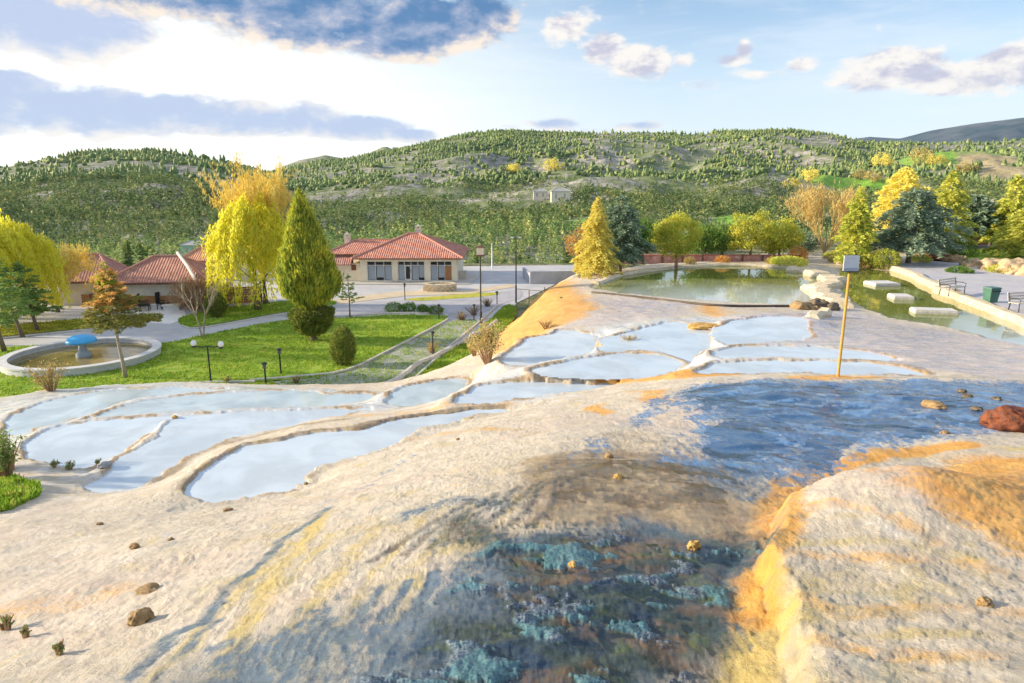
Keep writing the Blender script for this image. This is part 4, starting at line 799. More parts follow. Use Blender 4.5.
# ============================================================ BUILT THINGS
WALL = pbr('cream_plaster', (.76, .69, .52), (.82, .76, .60), 1.5, .9, .15)
WALLW = pbr('pale_plaster', (.62, .56, .48), (.70, .64, .56), 1.5, .9, .15)
WHITE = pbr('white_frame', (.74, .74, .72), (.66, .66, .64), 4, .5)
WOOD = pbr('varnished_wood', (.42, .22, .09), (.30, .14, .055), 3, .6, .2, stretch=(1, 1, 8))
DARKWOOD = pbr('dark_wood', (.20, .10, .06), (.14, .07, .04), 4, .7, .2)
STONE = pbr('pale_stone', (.58, .55, .49), (.44, .42, .38), 3, .9, .5, c3=(.66, .62, .52))
WARMSTONE = pbr('warm_stone', (.66, .56, .40), (.52, .42, .28), 2.5, .9, .6, c3=(.72, .66, .55))
METAL = pbr('black_metal', (.03, .032, .035), (.05, .05, .05), 5, .5, metal=.3)
GLASS = bpy.data.materials.new('window_glass'); _b = NB(nt(GLASS)); _p = _b.n('ShaderNodeBsdfPrincipled', Roughness=.05); _p.inputs['Base Color'].default_value = (.10, .12, .13, 1); _t = _b.n('ShaderNodeBsdfTransparent'); _m = _b.n('ShaderNodeMixShader', Fac=.07); _b.t.links.new(_t.outputs[0], _m.inputs[1]); _b.t.links.new(_p.outputs[0], _m.inputs[2]); _b.n('ShaderNodeOutputMaterial', Surface=_m.outputs[0])
CURTAIN = pbr('pale_blind', (.84, .84, .80), (.88, .88, .84), 2, .8, stretch=(6, 1, .2))
def tilemat(name, c1, c2, c3):
    m = bpy.data.materials.new(name); b = NB(nt(m)); uv = b.n('ShaderNodeTexCoord').outputs['UV']; s = b.n('ShaderNodeSeparateXYZ', Vector=uv)
    cell = b.n('ShaderNodeTexWhiteNoise', Vector=b.n('ShaderNodeCombineXYZ', X=b.math('FLOOR', b.math('DIVIDE', s.outputs[0], .24)), Y=b.math('FLOOR', b.math('DIVIDE', s.outputs[1], .36)), Z=0.).outputs[0]); cell.noise_dimensions = '3D'
    col = b.mix(b.step(.3, .7, cell.outputs[0]), c1, c2); col = b.mix(b.step(.5, .7, b.noise(uv, .9, 5, .6)), col, c3)
    h = b.math('ABSOLUTE', b.math('SINE', b.math('MULTIPLY', s.outputs[0], math.pi/.24)))
    lap = b.math('FRACT', b.math('DIVIDE', s.outputs[1], .36))
    p = b.n('ShaderNodeBsdfPrincipled', Roughness=.85); b.set(p.inputs['Base Color'], col); p.inputs['Specular IOR Level'].default_value = .2
    b.set(p.inputs['Normal'], b.bump(b.math('SUBTRACT', h, b.math('MULTIPLY', lap, .35)), 1.0, .09))
    b.n('ShaderNodeOutputMaterial', Surface=p.outputs[0]); return m
TILE = tilemat('red_roof_tile', (.46, .19, .14), (.55, .28, .22), (.38, .17, .14))
TILEP = tilemat('faded_roof_tile', (.40, .20, .17), (.50, .27, .22), (.34, .18, .16))
TILEO = tilemat('orange_roof_tile', (.55, .25, .15), (.60, .32, .20), (.45, .22, .15))
def roof_mesh(name, planes, mat, parent, th=.10):
    """planes: lists of corners, first edge is the eave; corrugated rows of tiles cut into the plane"""
    m = MB(); uvs = []
    for pl in planes:
        P = [np.array(p, float) for p in pl]; e = P[1]-P[0]; e /= np.linalg.norm(e); n = np.cross(P[1]-P[0], P[-1]-P[0]); n /= np.linalg.norm(n)
        if n[2] < 0: n = -n
        up = np.cross(n, e); up = up if up[2] > 0 else -up
        top = [p+n*.0 for p in P]; bot = [p-n*th for p in P]; k = len(P)
        m.add(top, [tuple(range(k))]); uvs += [((p-P[0])@e, (p-P[0])@up) for p in P]
        m.add(bot, [tuple(range(k-1, -1, -1))]); uvs += [(0, 0)]*k
        m.add([top[0], top[1], bot[1], bot[0]], [(0, 3, 2, 1)]); uvs += [(0, 0), (9, 0), (9, .1), (0, .1)]
    o = m.build(name, mat, parent); ul = o.data.uv_layers.new(name='UVMap'); li = np.zeros(len(o.data.loops), np.int32); o.data.loops.foreach_get('vertex_index', li)
    ul.data.foreach_set('uv', np.array(uvs, np.float32)[li].ravel()); return o
def ridge(parent, pts, mat, r=.11):
    m = MB()
    for a, b in pts:
        a = np.array(a, float); b = np.array(b, float); L = np.linalg.norm(b-a); n = max(2, int(L/.38))
        for i in range(n): m.tube([a+(b-a)*i/n, a+(b-a)*(i+1.06)/n], [r*1.15, r*.9], 7)
    return m.build('ridge_tiles', mat, parent)
def hip(name, parent, x0, x1, y0, y1, ze, zr, mat, ridge_len=None, rx=None):
    cx = (x0+x1)/2 if rx is None else rx; cy = (y0+y1)/2; rl = ridge_len or 0
    A, B, Cc, D = (x0, y0, ze), (x1, y0, ze), (x1, y1, ze), (x0, y1, ze)
    if rl: p, q = (cx-rl/2, cy, zr), (cx+rl/2, cy, zr); pl = [[A, B, q, p], [B, Cc, q], [Cc, D, p, q], [D, A, p]]
    else: p = q = (cx, cy, zr); pl = [[A, B, p], [B, Cc, p], [Cc, D, p], [D, A, p]]
    o = roof_mesh(name, pl, mat, parent); rr = [(A, p), (D, p), (B, q), (Cc, q)]+([(p, q)] if rl else []); ridge(o, rr, mat); return o
def window(parent, x0, x1, z0, z1, y, n, door=None, board=None):
    """storefront bay set in the wall: frame, transom, panes; opening faces -y"""
    fr = MB(); t = .07
    fr.box(x0, x1, y-.05, y+.05, z1-t, z1).box(x0, x1, y-.05, y+.05, z0, z0+t).box(x0, x0+t, y-.05, y+.05, z0+t, z1-t).box(x1-t, x1, y-.05, y+.05, z0+t, z1-t)
    zt = z1-.48; fr.box(x0+t, x1-t, y-.04, y+.04, zt-.035, zt+.035)
    w = (x1-x0)/n
    for i in range(1, n): fr.box(x0+w*i-.035, x0+w*i+.035, y-.043, y+.043, z0+t, zt-.035).box(x0+w*i-.035, x0+w*i+.035, y-.043, y+.043, zt+.035, z1-t)
    f = fr.build('window', WHITE, parent)
    MB().box(x0+.03, x1-.03, y+.0, y+.012, z0+.03, z1-.03).build('pane', GLASS, f)
    for i in range(n):
        if door == i: continue
        MB().box(x0+w*i+.1, x0+w*(i+1)-.08, y+.10, y+.13, z0+.1+.25*(i % 2), zt-.08).build('blind', CURTAIN, f)
    if door is not None:
        d = MB(); a, b_ = x0+w*door+.05, x0+w*(door+1)-.05
        d.box(a, a+.09, y-.09, y-.045, z0, zt).box(b_-.09, b_, y-.09, y-.045, z0, zt).box(a+.09, b_-.09, y-.09, y-.045, zt-.1, zt).box(a+.09, b_-.09, y-.09, y-.045, z0, z0+.22)
        dd = d.build('door', WHITE, parent); MB().tube([(b_-.05, y-.13, z0+.9), (b_-.05, y-.13, z0+1.3)], .02).build('handle', METAL, dd)
    if board is not None: o = MB().box(x0+w*board+.05, x0+w*(board+1)-.06, y-.08, y-.05, z0+.12, zt-.05).build('wooden_panel', WOOD, parent)
    return f
def chimney(parent, x, y, z0, z1, w=.32):
    o = MB().box(x-w, x+w, y-w, y+w, z0, z1-.35).box(x-w*1.2, x+w*1.2, y-w*1.2, y+w*1.2, z1-.35, z1-.25).build('chimney', WALLW, parent)
    m = MB()
    for a, b in ((-1, -1), (1, -1), (1, 1), (-1, 1)): m.box(x+a*w*.75-.06, x+a*w*.75+.06, y+b*w*.75-.06, y+b*w*.75+.06, z1-.25, z1)
    m.box(x-w*1.1, x+w*1.1, y-w*1.1, y+w*1.1, z1, z1+.07).box(x-w*.6, x+w*.6, y-w*.6, y+w*.6, z1+.07, z1+.3, w*.4); m.build('cap', WALLW, o); return o
# ---- main building
bx, by = -16.8, 75.4
t = thing('tiled_roof_building', 'cream building with red hipped tile roof and three glazed bays behind the lawn', 'building', (bx, by, 0)); W, Dp, EZ = 10.7, 10., 2.72
m = MB(); bays = [(.75, 3.55), (4.15, 7.15), (7.75, 10.15)]; z0w, z1w = .12, 2.32
xs = 0
for a, b_ in bays+[(W, W)]:
    if a > xs: m.box(xs, a, 0, .3, -.1, EZ)
    xs = b_
for a, b_ in bays: m.box(a, b_, .0, .3, z1w, EZ); m.box(a, b_, 0, .3, -.1, z0w)
m.box(W-.3, W, .3, Dp, -.1, EZ).box(0, .3, .3, Dp, -.1, EZ).box(.3, W-.3, Dp-.3, Dp, -.1, EZ); m.build('wall', WALL, t)
MB().box(.3, W-.3, 2.4, 2.5, -.05, EZ-.1).build('inner_wall', WALLW, t)
MB().box(-.08, W+.08, -.09, -.003, EZ-.28, EZ-.10).build('cornice', WALLW, t)
MB().box(-.06, W+.06, -.28, -.004, -.05, .12).build('plinth', STONE, t)
window(t, *bays[0], z0w, z1w, .12, 3); window(t, *bays[1], z0w, z1w, .12, 4, door=1); window(t, *bays[2], z0w, z1w, .12, 3, board=2)
rf = hip('roof', t, -.75, W+.75, -.75, Dp+.75, EZ, 5.0, TILE, 1.2); MB().box(-.68, W+.68, -.68, Dp+.68, EZ-.16, EZ-.04).build('soffit', DARKWOOD, t)
chimney(rf, W/2+.5, Dp/2+.3, 4.5, 5.75)
# wing on its left
MB().box(-3.5, -.002, .5, 7, -.1, 2.0).build('wing_wall', WALL, t)
r2 = hip('wing_roof', t, -4.1, 4.2, .6, 9.4, 3.05, 4.25, TILE, 4.6, .9); chimney(r2, -2.3, 4.5, 3.6, 4.9, .3)
roof_mesh('lean_to_roof', [[(-4.2, -.45, 1.98), (-.85, -.45, 1.98), (-.85, .62, 2.72), (-4.2, .62, 2.72)]], TILEP, t); MB().box(-3.9, -.9, .62, .9, 2.0, 2.95).build('gable_boards', DARKWOOD, t)
MB().box(-3.45, -3.0, .40, .497, 1.25, 1.85).box(-1.05, -.55, .40, .497, 1.25, 1.85).build('shutter', DARKWOOD, t)
MB().tube([(W+.06, .1, 0), (W+.06, .1, EZ-.2)], .05).build('drainpipe', WHITE, t)
MB().box(W+.003, W+.9, 2, 3.2, -.05, .9).build('service_box', STONE, t)
# ---- kiosks with tiled roofs at left
def kiosk(name, lab, u0, u1, v_e, D, ze, zr, dep, mat, rl, wallmat=WALLW, zb=-.1, ang=0):
    a = gd(u0, v_e, D); b_ = gd(u1, v_e, D); w = b_[0]-a[0]; t = thing(name, lab, 'building', ((a[0]+b_[0])/2, D+dep/2, 0), ang)
    x0, x1, y0, y1 = -w/2+.7, w/2-.7, -dep/2+.7, dep/2-.7
    MB().box(x0, x1, y0, y1, zb, ze-.06).build('wall', wallmat, t)
    MB().box(-w/2+.1, w/2-.1, -dep/2+.1, dep/2-.1, ze-.2, ze-.05).build('soffit', DARKWOOD, t)
    rf = hip('roof', t, -w/2, w/2, -dep/2, dep/2, ze, zr, mat, rl); return t, (x0, x1, y0, y1, w, dep)
t, q = kiosk('garden_pavilion', 'low pavilion with faded red tile roof and wood-clad front behind the chairs', 99, 203, 281, 58, 2.4, 4.35, 6.2, TILEP, 2.2, WALLW, ang=.10)
MB().box(q[0]-.06, q[1]-1.2, q[2]-.09, q[2]-.004, .25, 1.15).build('wood_cladding', WOOD, t)
m = MB()
for x in (q[1]-1.2, q[1]-.5, q[1]+.3): m.box(x-.09, x+.09, q[2]-.5, q[2]-.32, -.1, 2.3)
m.build('post', WOOD, t); MB().box(q[1]-1.6, q[1]+2.2, q[2]-.52, q[2]-.3, 2.09, 2.24).build('beam', WHITE, t)
MB().add([(1.2, -3.12, 2.52), (3.3, -3.12, 2.52), (3.3, -2.5, 2.62), (1.5, -.2, 4.2)], [(0, 1, 2, 3), (3, 2, 1, 0)])
MB().tube([(.95, 0.0, 4.65), (2.3, -1.65, 3.6), (3.35, -3.1, 2.55)], .13, 6).build('white_flashing', WHITE, t)
t, q = kiosk('garden_pavilion', 'tiled-roof pavilion half hidden behind the yellow left willow', 40, 103, 283, 60, 2.2, 4.3, 6.5, TILEP, 1.5, WALLW, ang=.25)
t, q = kiosk('garden_pavilion', 'orange-tiled building showing only its roof left of the yellow willow', 176, 246, 273, 76, 2.3, 4.3, 7.5, TILEO, 2.0, WALLW, ang=.06)
def board_wall(name, lab, P, Q, h, mat, th=.12, rows=5, cat='fence'):
    P = np.array(P); Q = np.array(Q); L = np.linalg.norm((Q-P)[:2]); t = thing(name, lab, cat, (P[0], P[1], P[2]), math.atan2(Q[1]-P[1], Q[0]-P[0]))
    m = MB()
    for i in range(rows): m.box(0, L, -th/2, th/2, i*h/rows-.1*(i == 0), (i+1)*h/rows-.025)
    m.build('boards', mat, t); p = MB(); n = max(2, int(L/2))
    for i in range(n+1): p.box(L*i/n-.07, L*i/n+.07, -th/2-.06, th/2+.06, -.1, h+.06)
    p.build('posts' if False else 'post', DARKWOOD, t); return t
board_wall('wooden_fence', 'low brown wooden fence under the left willow', g0(-20, 300), g0(112, 306), .95, WOOD)
board_wall('wooden_wall', 'brown boarded wall behind the leafless shrubs below the willow', g0(188, 305), g0(262, 302), 1.5, WOOD, rows=7)
# ---- far huts and houses
def hut(lab, u, v_b, D, w, h, dep, wm, rm):
    P = gd(u, v_b, D); P[2] = float(ground_z(np.array([P[0]]), np.array([P[1]]))[0]); t = thing('far_house', lab, 'house', (P[0], P[1], P[2]))
    MB().box(-w/2, w/2, -dep/2, dep/2, -1.5, h).build('wall', wm, t); hip('roof', t, -w/2-.3, w/2+.3, -dep/2-.3, dep/2+.3, h, h+h*.32, rm, w*.4)
    m = MB(); [m.box(x-.35, x+.35, -dep/2-.03, -dep/2-.004, h*.35, h*.78) for x in (-w*.25, w*.2)]; m.build('window', GLASS, t)
BLUEW = pbr('pale_blue_wall', (.42, .52, .56), (.52, .60, .62), 2, .8); GREYR = pbr('grey_roof', (.30, .32, .33), (.38, .38, .38), 2, .8)
hut('small pale blue hut in the trees beyond the left roofs', 196, 246, 155, 5., 2.6, 4, BLUEW, GREYR)
hut('small grey-roofed hut right of the pale blue one', 213, 240, 175, 5., 2.4, 4, WALLW, GREYR)
hut('far yellow house at the foot of the middle hills', 560, 215, 300, 8, 4.5, 6, WALL, GREYR)
hut('far white house beside the yellow one at the foot of the hills', 540, 214, 310, 6, 3.5, 5, WALLW, GREYR)
hut('far red-roofed farmhouse on the right hillside', 768, 186, 420, 11, 4, 7, WALLW, TILE)
# ---- paving, paths, lawns
PAVE = pbr('pale_paving', (.50, .50, .52), (.40, .41, .45), .35, .85, .2, 12, c3=(.56, .52, .47)); ROAD = pbr('grey_paving', (.36, .36, .40), (.42, .42, .46), .5, .85, .25, 14, c3=(.30, .31, .34)); SAND = pbr('sandy_strip', (.60, .50, .36), (.50, .42, .30), .8, .95, .2)
GRASS = pbr('lawn_grass', (.17, .30, .02), (.29, .41, .04), .35, .95, .6, 14, c3=(.38, .38, .07)); GRASSY = pbr('yellow_lawn', (.40, .40, .04), (.48, .44, .07), .5, .95, .6, 14, c3=(.16, .24, .03)); GRAVEL = pbr('weedy_gravel', (.34, .35, .32), (.22, .28, .14), .9, .95, .6, 10, c3=(.46, .46, .44))  # GRASSY carries yellow sunlight in its colour on the left lawn
def sheet(name, P, z, mat, kind='structure', th=.0):
    bm = bmesh.new(); vs = [bm.verts.new((p[0], p[1], z)) for p in P]; f = bm.faces.new(vs)
    if f.normal.z < 0: f.normal_flip()
    bmesh.ops.triangulate(bm, faces=[f]); bm.normal_update()
    for f in bm.faces:
        if f.normal.z < 0: f.normal_flip()
    me = bpy.data.meshes.new(name); bm.to_mesh(me); bm.free(); return tag(link(name, me, mat), kind=kind)
sheet('pavement', [(-75, 34), (-75, 86), (-30, 88), (10, 92), (11, 90), (7, 80), (3.4, 70), (.5, 62), (-.5, 55), (-2.5, 46), (-6, 38)], -.012, PAVE)
def gpts(L, z=0): return [g0(u, v, z)[:2] for u, v in L]
LAWN1 = gpts(smooth_poly([(-90,352),(10,347),(95,344),(165,343),(190,338),(215,333),(262,324),(300,319),(345,318),(390,315),(440,315.5),(447,319),(440,325),(388,352),(345,372),(300,379),(250,382),(200,384),(120,388),(60,395),(0,405),(-90,420)], 3))
LAWN2 = gpts(smooth_poly([(-90,341),(-20,339),(0,337),(80,329),(140,324),(148,319),(120,316),(60,321),(0,326),(-90,330)], 3))
LAWN3 = gpts(smooth_poly([(180,324),(196,327),(240,320),(280,313),(330,306),(333,301),(300,300),(250,305),(215,309),(182,317)], 3))
LAWN4 = gpts(smooth_poly([(400,392),(448,352),(478,330),(494,316),(505,306),(516,308),(512,322),(480,348),(430,385)], 3))
GRAVELP = gpts(smooth_poly([(240,388),(300,378.5),(346,372),(389,352),(442,325),(462,320),(478,322),(452,345),(402,390),(320,398)], 2))
for P, mt in ((LAWN1, GRASS), (LAWN2, GRASSY), (LAWN3, GRASS), (LAWN4, GRASS)): sheet('lawn', P, .03, mt)
sheet('gravel_path', GRAVELP, .012, GRAVEL); sheet('sand_strip', gpts([(330,300),(400,291),(470,290),(512,284),(515,287),(470,294),(405,296),(340,304)]), .012, SAND)
sheet('road', gpts(smooth_poly([(250,312),(330,307),(370,302),(430,299),(490,293),(520,290),(520,298),(505,303),(470,318),(447,316),(400,311),(350,315),(300,317)], 2)), .004, ROAD)
sheet('grass_strip', gpts(smooth_poly([(405,299),(440,296),(480,293),(500,293),(490,296),(450,299),(420,301)], 2)), .016, GRASSY)
sheet('terrace_slab', gpts([(322,284.5),(470,284.5),(472,282),(480,276),(468,275),(320,279)]), .03, pbr('slab', (.52, .50, .46), (.46, .45, .42), .6, .9))
# grass blades on the lawns: one uncountable mass
def blades(regions, mat, h0=.09):
    Ps, Hs = [], []
    for P, n, z, h in regions:
        A = np.array(P); x = RNG.uniform(A[:, 0].min(), A[:, 0].max(), n*3); y = RNG.uniform(A[:, 1].min(), A[:, 1].max(), n*3); k = inside(A, x, y); x, y = x[k][:n], y[k][:n]
        keep = fbm(x*1.2, y*1.2, 3, 191) > .36; x, y = x[keep], y[keep]
        zz = surf_z(x, y) if z is None else np.full(len(x), z); Ps.append(np.stack([x, y, zz], 1)); Hs.append(np.full(len(x), h))
    P = np.concatenate(Ps); H = np.concatenate(Hs)*(.5+RNG.random(len(P))); n = len(P); a = RNG.random(n)*6.283; w = .018+H*.16
    dx = np.stack([np.cos(a), np.sin(a), a*0], 1)*w[:, None]; top = P+np.stack([RNG.normal(size=n)*H*.35, RNG.normal(size=n)*H*.35, H], 1)
    V = np.stack([P-dx, P+dx, top], 1).reshape(-1, 3)
    return tag(mesh_np('grass', V, [np.arange(3*n).reshape(n, 3)], mat), 'short green grass blades growing on the lawns and banks', 'grass', None, 'stuff')
bank = [hit(u, v)[:2] for u, v in ((-60,470),(10,478),(40,487),(38,497),(12,510),(-60,525))]
blades([(LAWN1, 42000, .03, .10), (LAWN3, 9000, .03, .10), (LAWN4, 9000, .03, .13), (GRAVELP, 5000, .012, .09), (bank, 9000, None, .13), (gpts([(165,388),(200,384),(240,384),(300,382),(240,392),(180,392)]), 3000, .0, .12)], leafmat('grass_blade', (.20, .35, .025), (.32, .45, .05), (.40, .42, .08), .5, .35))
blades([(LAWN2, 9000, .03, .12)], leafmat('yellow_grass_blade', (.34, .36, .04), (.42, .40, .06), (.2, .28, .04), .5, .35))  # blades of the left lawn, with the yellow sunlight painted in
def kerb(lab, L, w=.16, h=.14, z=0., mat=STONE, name='kerb', world=False, jit=0., cat='kerb', n=3, round_=.04):
    P = [np.array(p[:2], float) for p in (L if world else gpts(L, z))]; P = smooth_poly(P, n, False); P = np.array(P); N = len(P); V = []; Fs = []
    for i in range(N):
        t = P[min(i+1, N-1)]-P[max(i-1, 0)]; t /= np.linalg.norm(t)+1e-9; q = np.array([-t[1], t[0]])
        ww = w*(1+jit*(fbm(i*.61, .5, 2, 7)-.5)*2); hh = h*(1+jit*(fbm(i*.83, 3.5, 2, 8)-.5)*1.6); off = q*jit*w*(fbm(i*.45, 9., 2, 4)-.5)*1.6
        for s, zz in ((-.5, -.35), (-.5, hh-round_), (-.5+round_/w, hh), (.5-round_/w, hh), (.5, hh-round_), (.5, -.35)): V.append((*(P[i]+off+q*s*ww), z+zz))
    for i in range(N-1):
        for k in range(5): a = i*6+k; Fs.append((a, a+1, a+7, a+6))
    Fs += [tuple(range(5, -1, -1)), tuple((N-1)*6+k for k in range(6))]
    o = MB().add(V, Fs).build(name, mat); bm = bmesh.new(); bm.from_mesh(o.data); bmesh.ops.recalc_face_normals(bm, faces=bm.faces); bm.to_mesh(o.data); bm.free(); return tag(o, lab, cat)
kerb('pale stone kerb between the lawn and the weedy gravel strip', [(250,381),(300,377),(346,371),(389,351),(441,324),(448,319)], .2, .12)
kerb('stone kerb along the far edge of the lawn under the low shrubs', [(447,317),(440,313.5),(390,313.5),(345,316.5),(300,317.5)], .2, .1)
kerb('stone kerb between the gravel strip and the narrow grass bank', [(404,389),(452,345),(480,322),(497,306)], .2, .12)
kerb('low rough stone edging where the travertine meets the lawn', [(386,386),(418,366),(449,350),(476,336),(498,322)], .42, .2, 0, STONE, 'stone_edging', jit=.9, cat='edging', n=6, round_=.12)
kerb('dark kerb at the bottom of the lawn by the globe lamp', [(150,386),(200,383),(255,382)], .14, .10)
kerb('pale kerb along the path above the round bush', [(182,326),(197,328.5),(240,321.5),(282,314.5),(331,307)], .15, .09)
kerb('pale kerb along the yellow lawn at left', [(-60,343),(0,339),(80,331),(141,326)], .15, .09)
# ---- fountain
P = g0(84, 359); t = thing('fountain_basin', 'round white stone fountain basin with a blue mushroom jet on the lawn', 'fountain', tuple(P)); R = 4.3
MB().lathe([(R, -.2), (R, .36), (R+.06, .37), (R+.06, .47), (R-.46, .47), (R-.46, .37), (R-.40, .36), (R-.40, -.2)], 64).build('basin_wall', pbr('white_stone', (.62, .62, .62), (.50, .51, .53), 2, .8, .3, 8), t)
MB().lathe([(R-.39, .02), (R-.39, .15), (0, .15)], 64).build('water', watermat('basin_water', (.16, .13, .05), (.24, .20, .09), .05, .6), t)
pd = MB().lathe([(.42, 0), (.42, .35), (.26, .5), (.2, .9), (.22, 1.1), (.3, 1.2)], 16).build('pedestal', pbr('pedestal_stone', (.36, .42, .46), (.30, .34, .38), 3), t, True)
MB().lathe([(0.02, 1.12), (.4, 1.10), (.75, 1.06), (.86, 1.10), (.84, 1.22), (.68, 1.40), (.4, 1.50), (.02, 1.54)], 28).build('mushroom_cap', pbr('blue_paint', (.05, .36, .72), (.08, .42, .78), 2, .4), t, True)
# ---- chairs and tables on the white terrace
def chair(lab, P, rz, grp='dark chairs on the white terrace'):
    t = thing('chair', lab, 'chair', tuple(P), rz, grp); t.scale = (1.35, 1.35, 1.3); m = MB()
    m.box(-.3, .3, -.3, .3, .36, .46); s = m.build('seat', METAL, t)
    MB().add(*(lambda q: (q.v, q.f))(MB().box(-.28, .28, .24, .34, .46, 1.15, .0))).build('backrest', METAL, t, bevel=.03)
    for a in (-1, 1):
        for b_ in (-1, 1): MB().tube([(a*.27, b_*.27, 0), (a*.26, b_*.26, .36)], .025, 6).build('leg', METAL, t)
        MB().box(a*.3-.03, a*.3+.03, -.28, .3, .60, .65).build('armrest', METAL, t)
def table(lab, P):
    t = thing('low_table', lab, 'table', tuple(P), .3); MB().box(-.75, .75, -.42, .42, .42, .5).build('tabletop', WHITE, t, bevel=.02); MB().box(-.6, .6, -.3, .3, 0, .42).build('base', WHITE, t)
sheet('pavement', gpts([(134,322),(132,297),(182,296),(186,318),(170,324)]), .006, pbr('white_terrace', (.80, .79, .78), (.70, .70, .71), .6, .85))
table('white low table of the left chair group on the terrace', g0(154, 309)); table('white low table of the right chair group on the terrace', g0(172, 310))
chair('dark chair with its back to the pavilion, left of the left white table', g0(150, 304), .2); chair('dark chair close behind the left white table', g0(157, 304.5), -.3); chair('dark chair in front of the left table, nearest the young fir', g0(145, 311), 1.9)
chair('dark chair at the left end of the right white table', g0(164, 309), 1.4); chair('dark chair by the wooden post behind the right white table', g0(178, 304), -.5); chair('dark chair behind the right white table', g0(170, 305.5), .1)
# ---- lamps
GLOBE = pbr('white_globe', (.82, .82, .80), (.78, .78, .76), 3, .3)
P = g0(211, 382); t = thing('globe_lamp', 'black post lamp with two white globes on the lawn edge', 'lamp', tuple(P), -.15); MB().tube([(0, 0, -.1), (0, 0, .15), (0, 0, .16), (0, 0, 2.05)], [.09, .08, .045, .04], 8).build('post', METAL, t)
MB().tube([(-.78, 0, 2.0), (-.3, 0, 1.96), (0, 0, 2.02), (.3, 0, 1.98), (.78, 0, 2.06)], .035, 8).build('arm', METAL, t)
for a in (-1, 1):
    g = MB().lathe([(.01, 2.0), (.11, 2.03), (.16, 2.12), (.16, 2.19), (.11, 2.29), (.01, 2.33)], 16, a*.8).build('globe', GLOBE, t, True); MB().lathe([(.1, 1.93), (.12, 2.0), (.1, 2.03)], 10, a*.8).build('cap', METAL, g)
for u, v, vt, lab in ((266, 385, 362, 'short bollard lamp in front of the lawn, nearest the travertine'), (281, 374, 348, 'short bollard lamp on the lawn behind the nearest one'), (433, 355, 331, 'bollard lamp among dead weeds at the gravel strip'), (439, 319, 304, 'bollard lamp at the far corner of the lawn'), (474, 320, 304, 'bollard lamp in the dark weeds by the lantern post'), (497, 304, 291, 'bollard lamp at the far end of the grass bank'), (405, 300, 283, 'thin bollard at the edge of the sandy strip')):
    P = g0(u, v); h = ztop(P, vt); t = thing('bollard_lamp', lab, 'lamp', tuple(P), 0, 'bollard lamps in the garden'); MB().tube([(0, 0, -.1), (0, 0, h-.36)], .045, 8).build('post', METAL, t)
    MB().lathe([(.07, h-.36), (.10, h-.33), (.09, h-.12)], 10).build('lantern', pbr('lamp_glass', (.10, .11, .11), (.14, .15, .15), 2, .3) if 'lamp_glass' not in bpy.data.materials else bpy.data.materials['lamp_glass'], t); MB().lathe([(.17, h-.12), (.13, h-.05), (.02, h)], 10).build('cap', METAL, t)
P = g0(481, 323); h = ztop(P, 246); t = thing('lantern_post', 'tall dark lamp post with a square white lantern beside the grass bank', 'lamp', tuple(P)); MB().tube([(0, 0, -.1), (0, 0, .9), (0, 0, .92), (0, 0, h-.75)], [.10, .09, .06, .05], 8).build('post', METAL, t)
MB().box(-.26, .26, -.26, .26, h-.66, h-.10).build('lantern', pbr('lantern_glass', (.70, .64, .54), (.74, .70, .62), 2, .4), t, bevel=.02); m = MB().box(-.32, .32, -.32, .32, h-.75, h-.67)
m.box(-.33, .33, -.33, .33, h-.095, h-.03, .02).box(-.2, .2, -.2, .2, h-.03, h+.08, .15); m.build('cap', DARKWOOD, t)
P = g0(516, 303); h = ztop(P, 238); t = thing('lamp_post', 'thin grey lamp post with a small twin head near the orange slope', 'lamp', tuple(P)); MB().tube([(0, 0, -.3), (0, 0, 1.6), (0, 0, 1.62), (0, 0, h-.15)], [.09, .08, .06, .05], 8).build('post', METAL, t); MB().tube([(-.3, 0, h+.05), (0, 0, h-.12), (.3, 0, h+.02)], .03, 6).build('arm', METAL, t)
for a in (-1, 1): MB().box(a*.34-.14, a*.34+.14, -.09, .09, h-.02, h+.10).build('lamp_head', GLOBE, t)
P = gd(492, 262, 88); P[2] = 0; t = thing('utility_pole', 'pale thin pole beyond the right end of the main building', 'pole', tuple(P)); MB().tube([(0, 0, -.2), (0, 0, ztop(P, 243))], [.1, .06]).build('shaft', GLOBE, t)
# ---- stone planter, grey wall, clutter in the yard
P = g0(440, 290); t = thing('stone_planter', 'low round planter of rough stones in front of the main building', 'planter', tuple(P)); m = MB()
for row in range(3):
    for i in range(16):
        w = (i+.5*(row % 2))*6.283/16; c = np.array([1.42*math.cos(w), 1.15*math.sin(w), .06+row*.26]); rr = .27+.05*random.random()
        m.box(c[0]-rr, c[0]+rr, c[1]-rr*.8, c[1]+rr*.8, c[2]-.14, c[2]+.12, .06)
m.build('stone_ring', WARMSTONE, t); MB().lathe([(1.2, .3), (.8, .52), (.01, .6)], 20).build('soil', SAND, t)
t = thing('grey_wall', 'short grey concrete wall behind the top of the orange slope', 'wall', tuple(g0(530, 284)), .12); MB().box(0, 5.6, 0, .25, -.2, 1.35).build('wall', pbr('concrete', (.44, .45, .48), (.36, .37, .40), 1, .9, .2), t); MB().box(0, .25, .254, 6, -.2, 1.1).build('return_wall', bpy.data.materials['concrete'], t)
t = thing('wire_fence', 'small rail fence at the top of the orange slope', 'fence', tuple(g0(516, 303)), -.1); m = MB()
for x in (1.2, 2.6, 4.2): m.box(x-.04, x+.04, -.04, .04, -.2, 1.2+.3*(x > 2))
m.build('post', TWIG, t); MB().tube([(.1, 0, 1.3), (2.2, 0, 1.15), (4.4, 0, 1.25)], .03, 6).build('rail', TWIG, t)
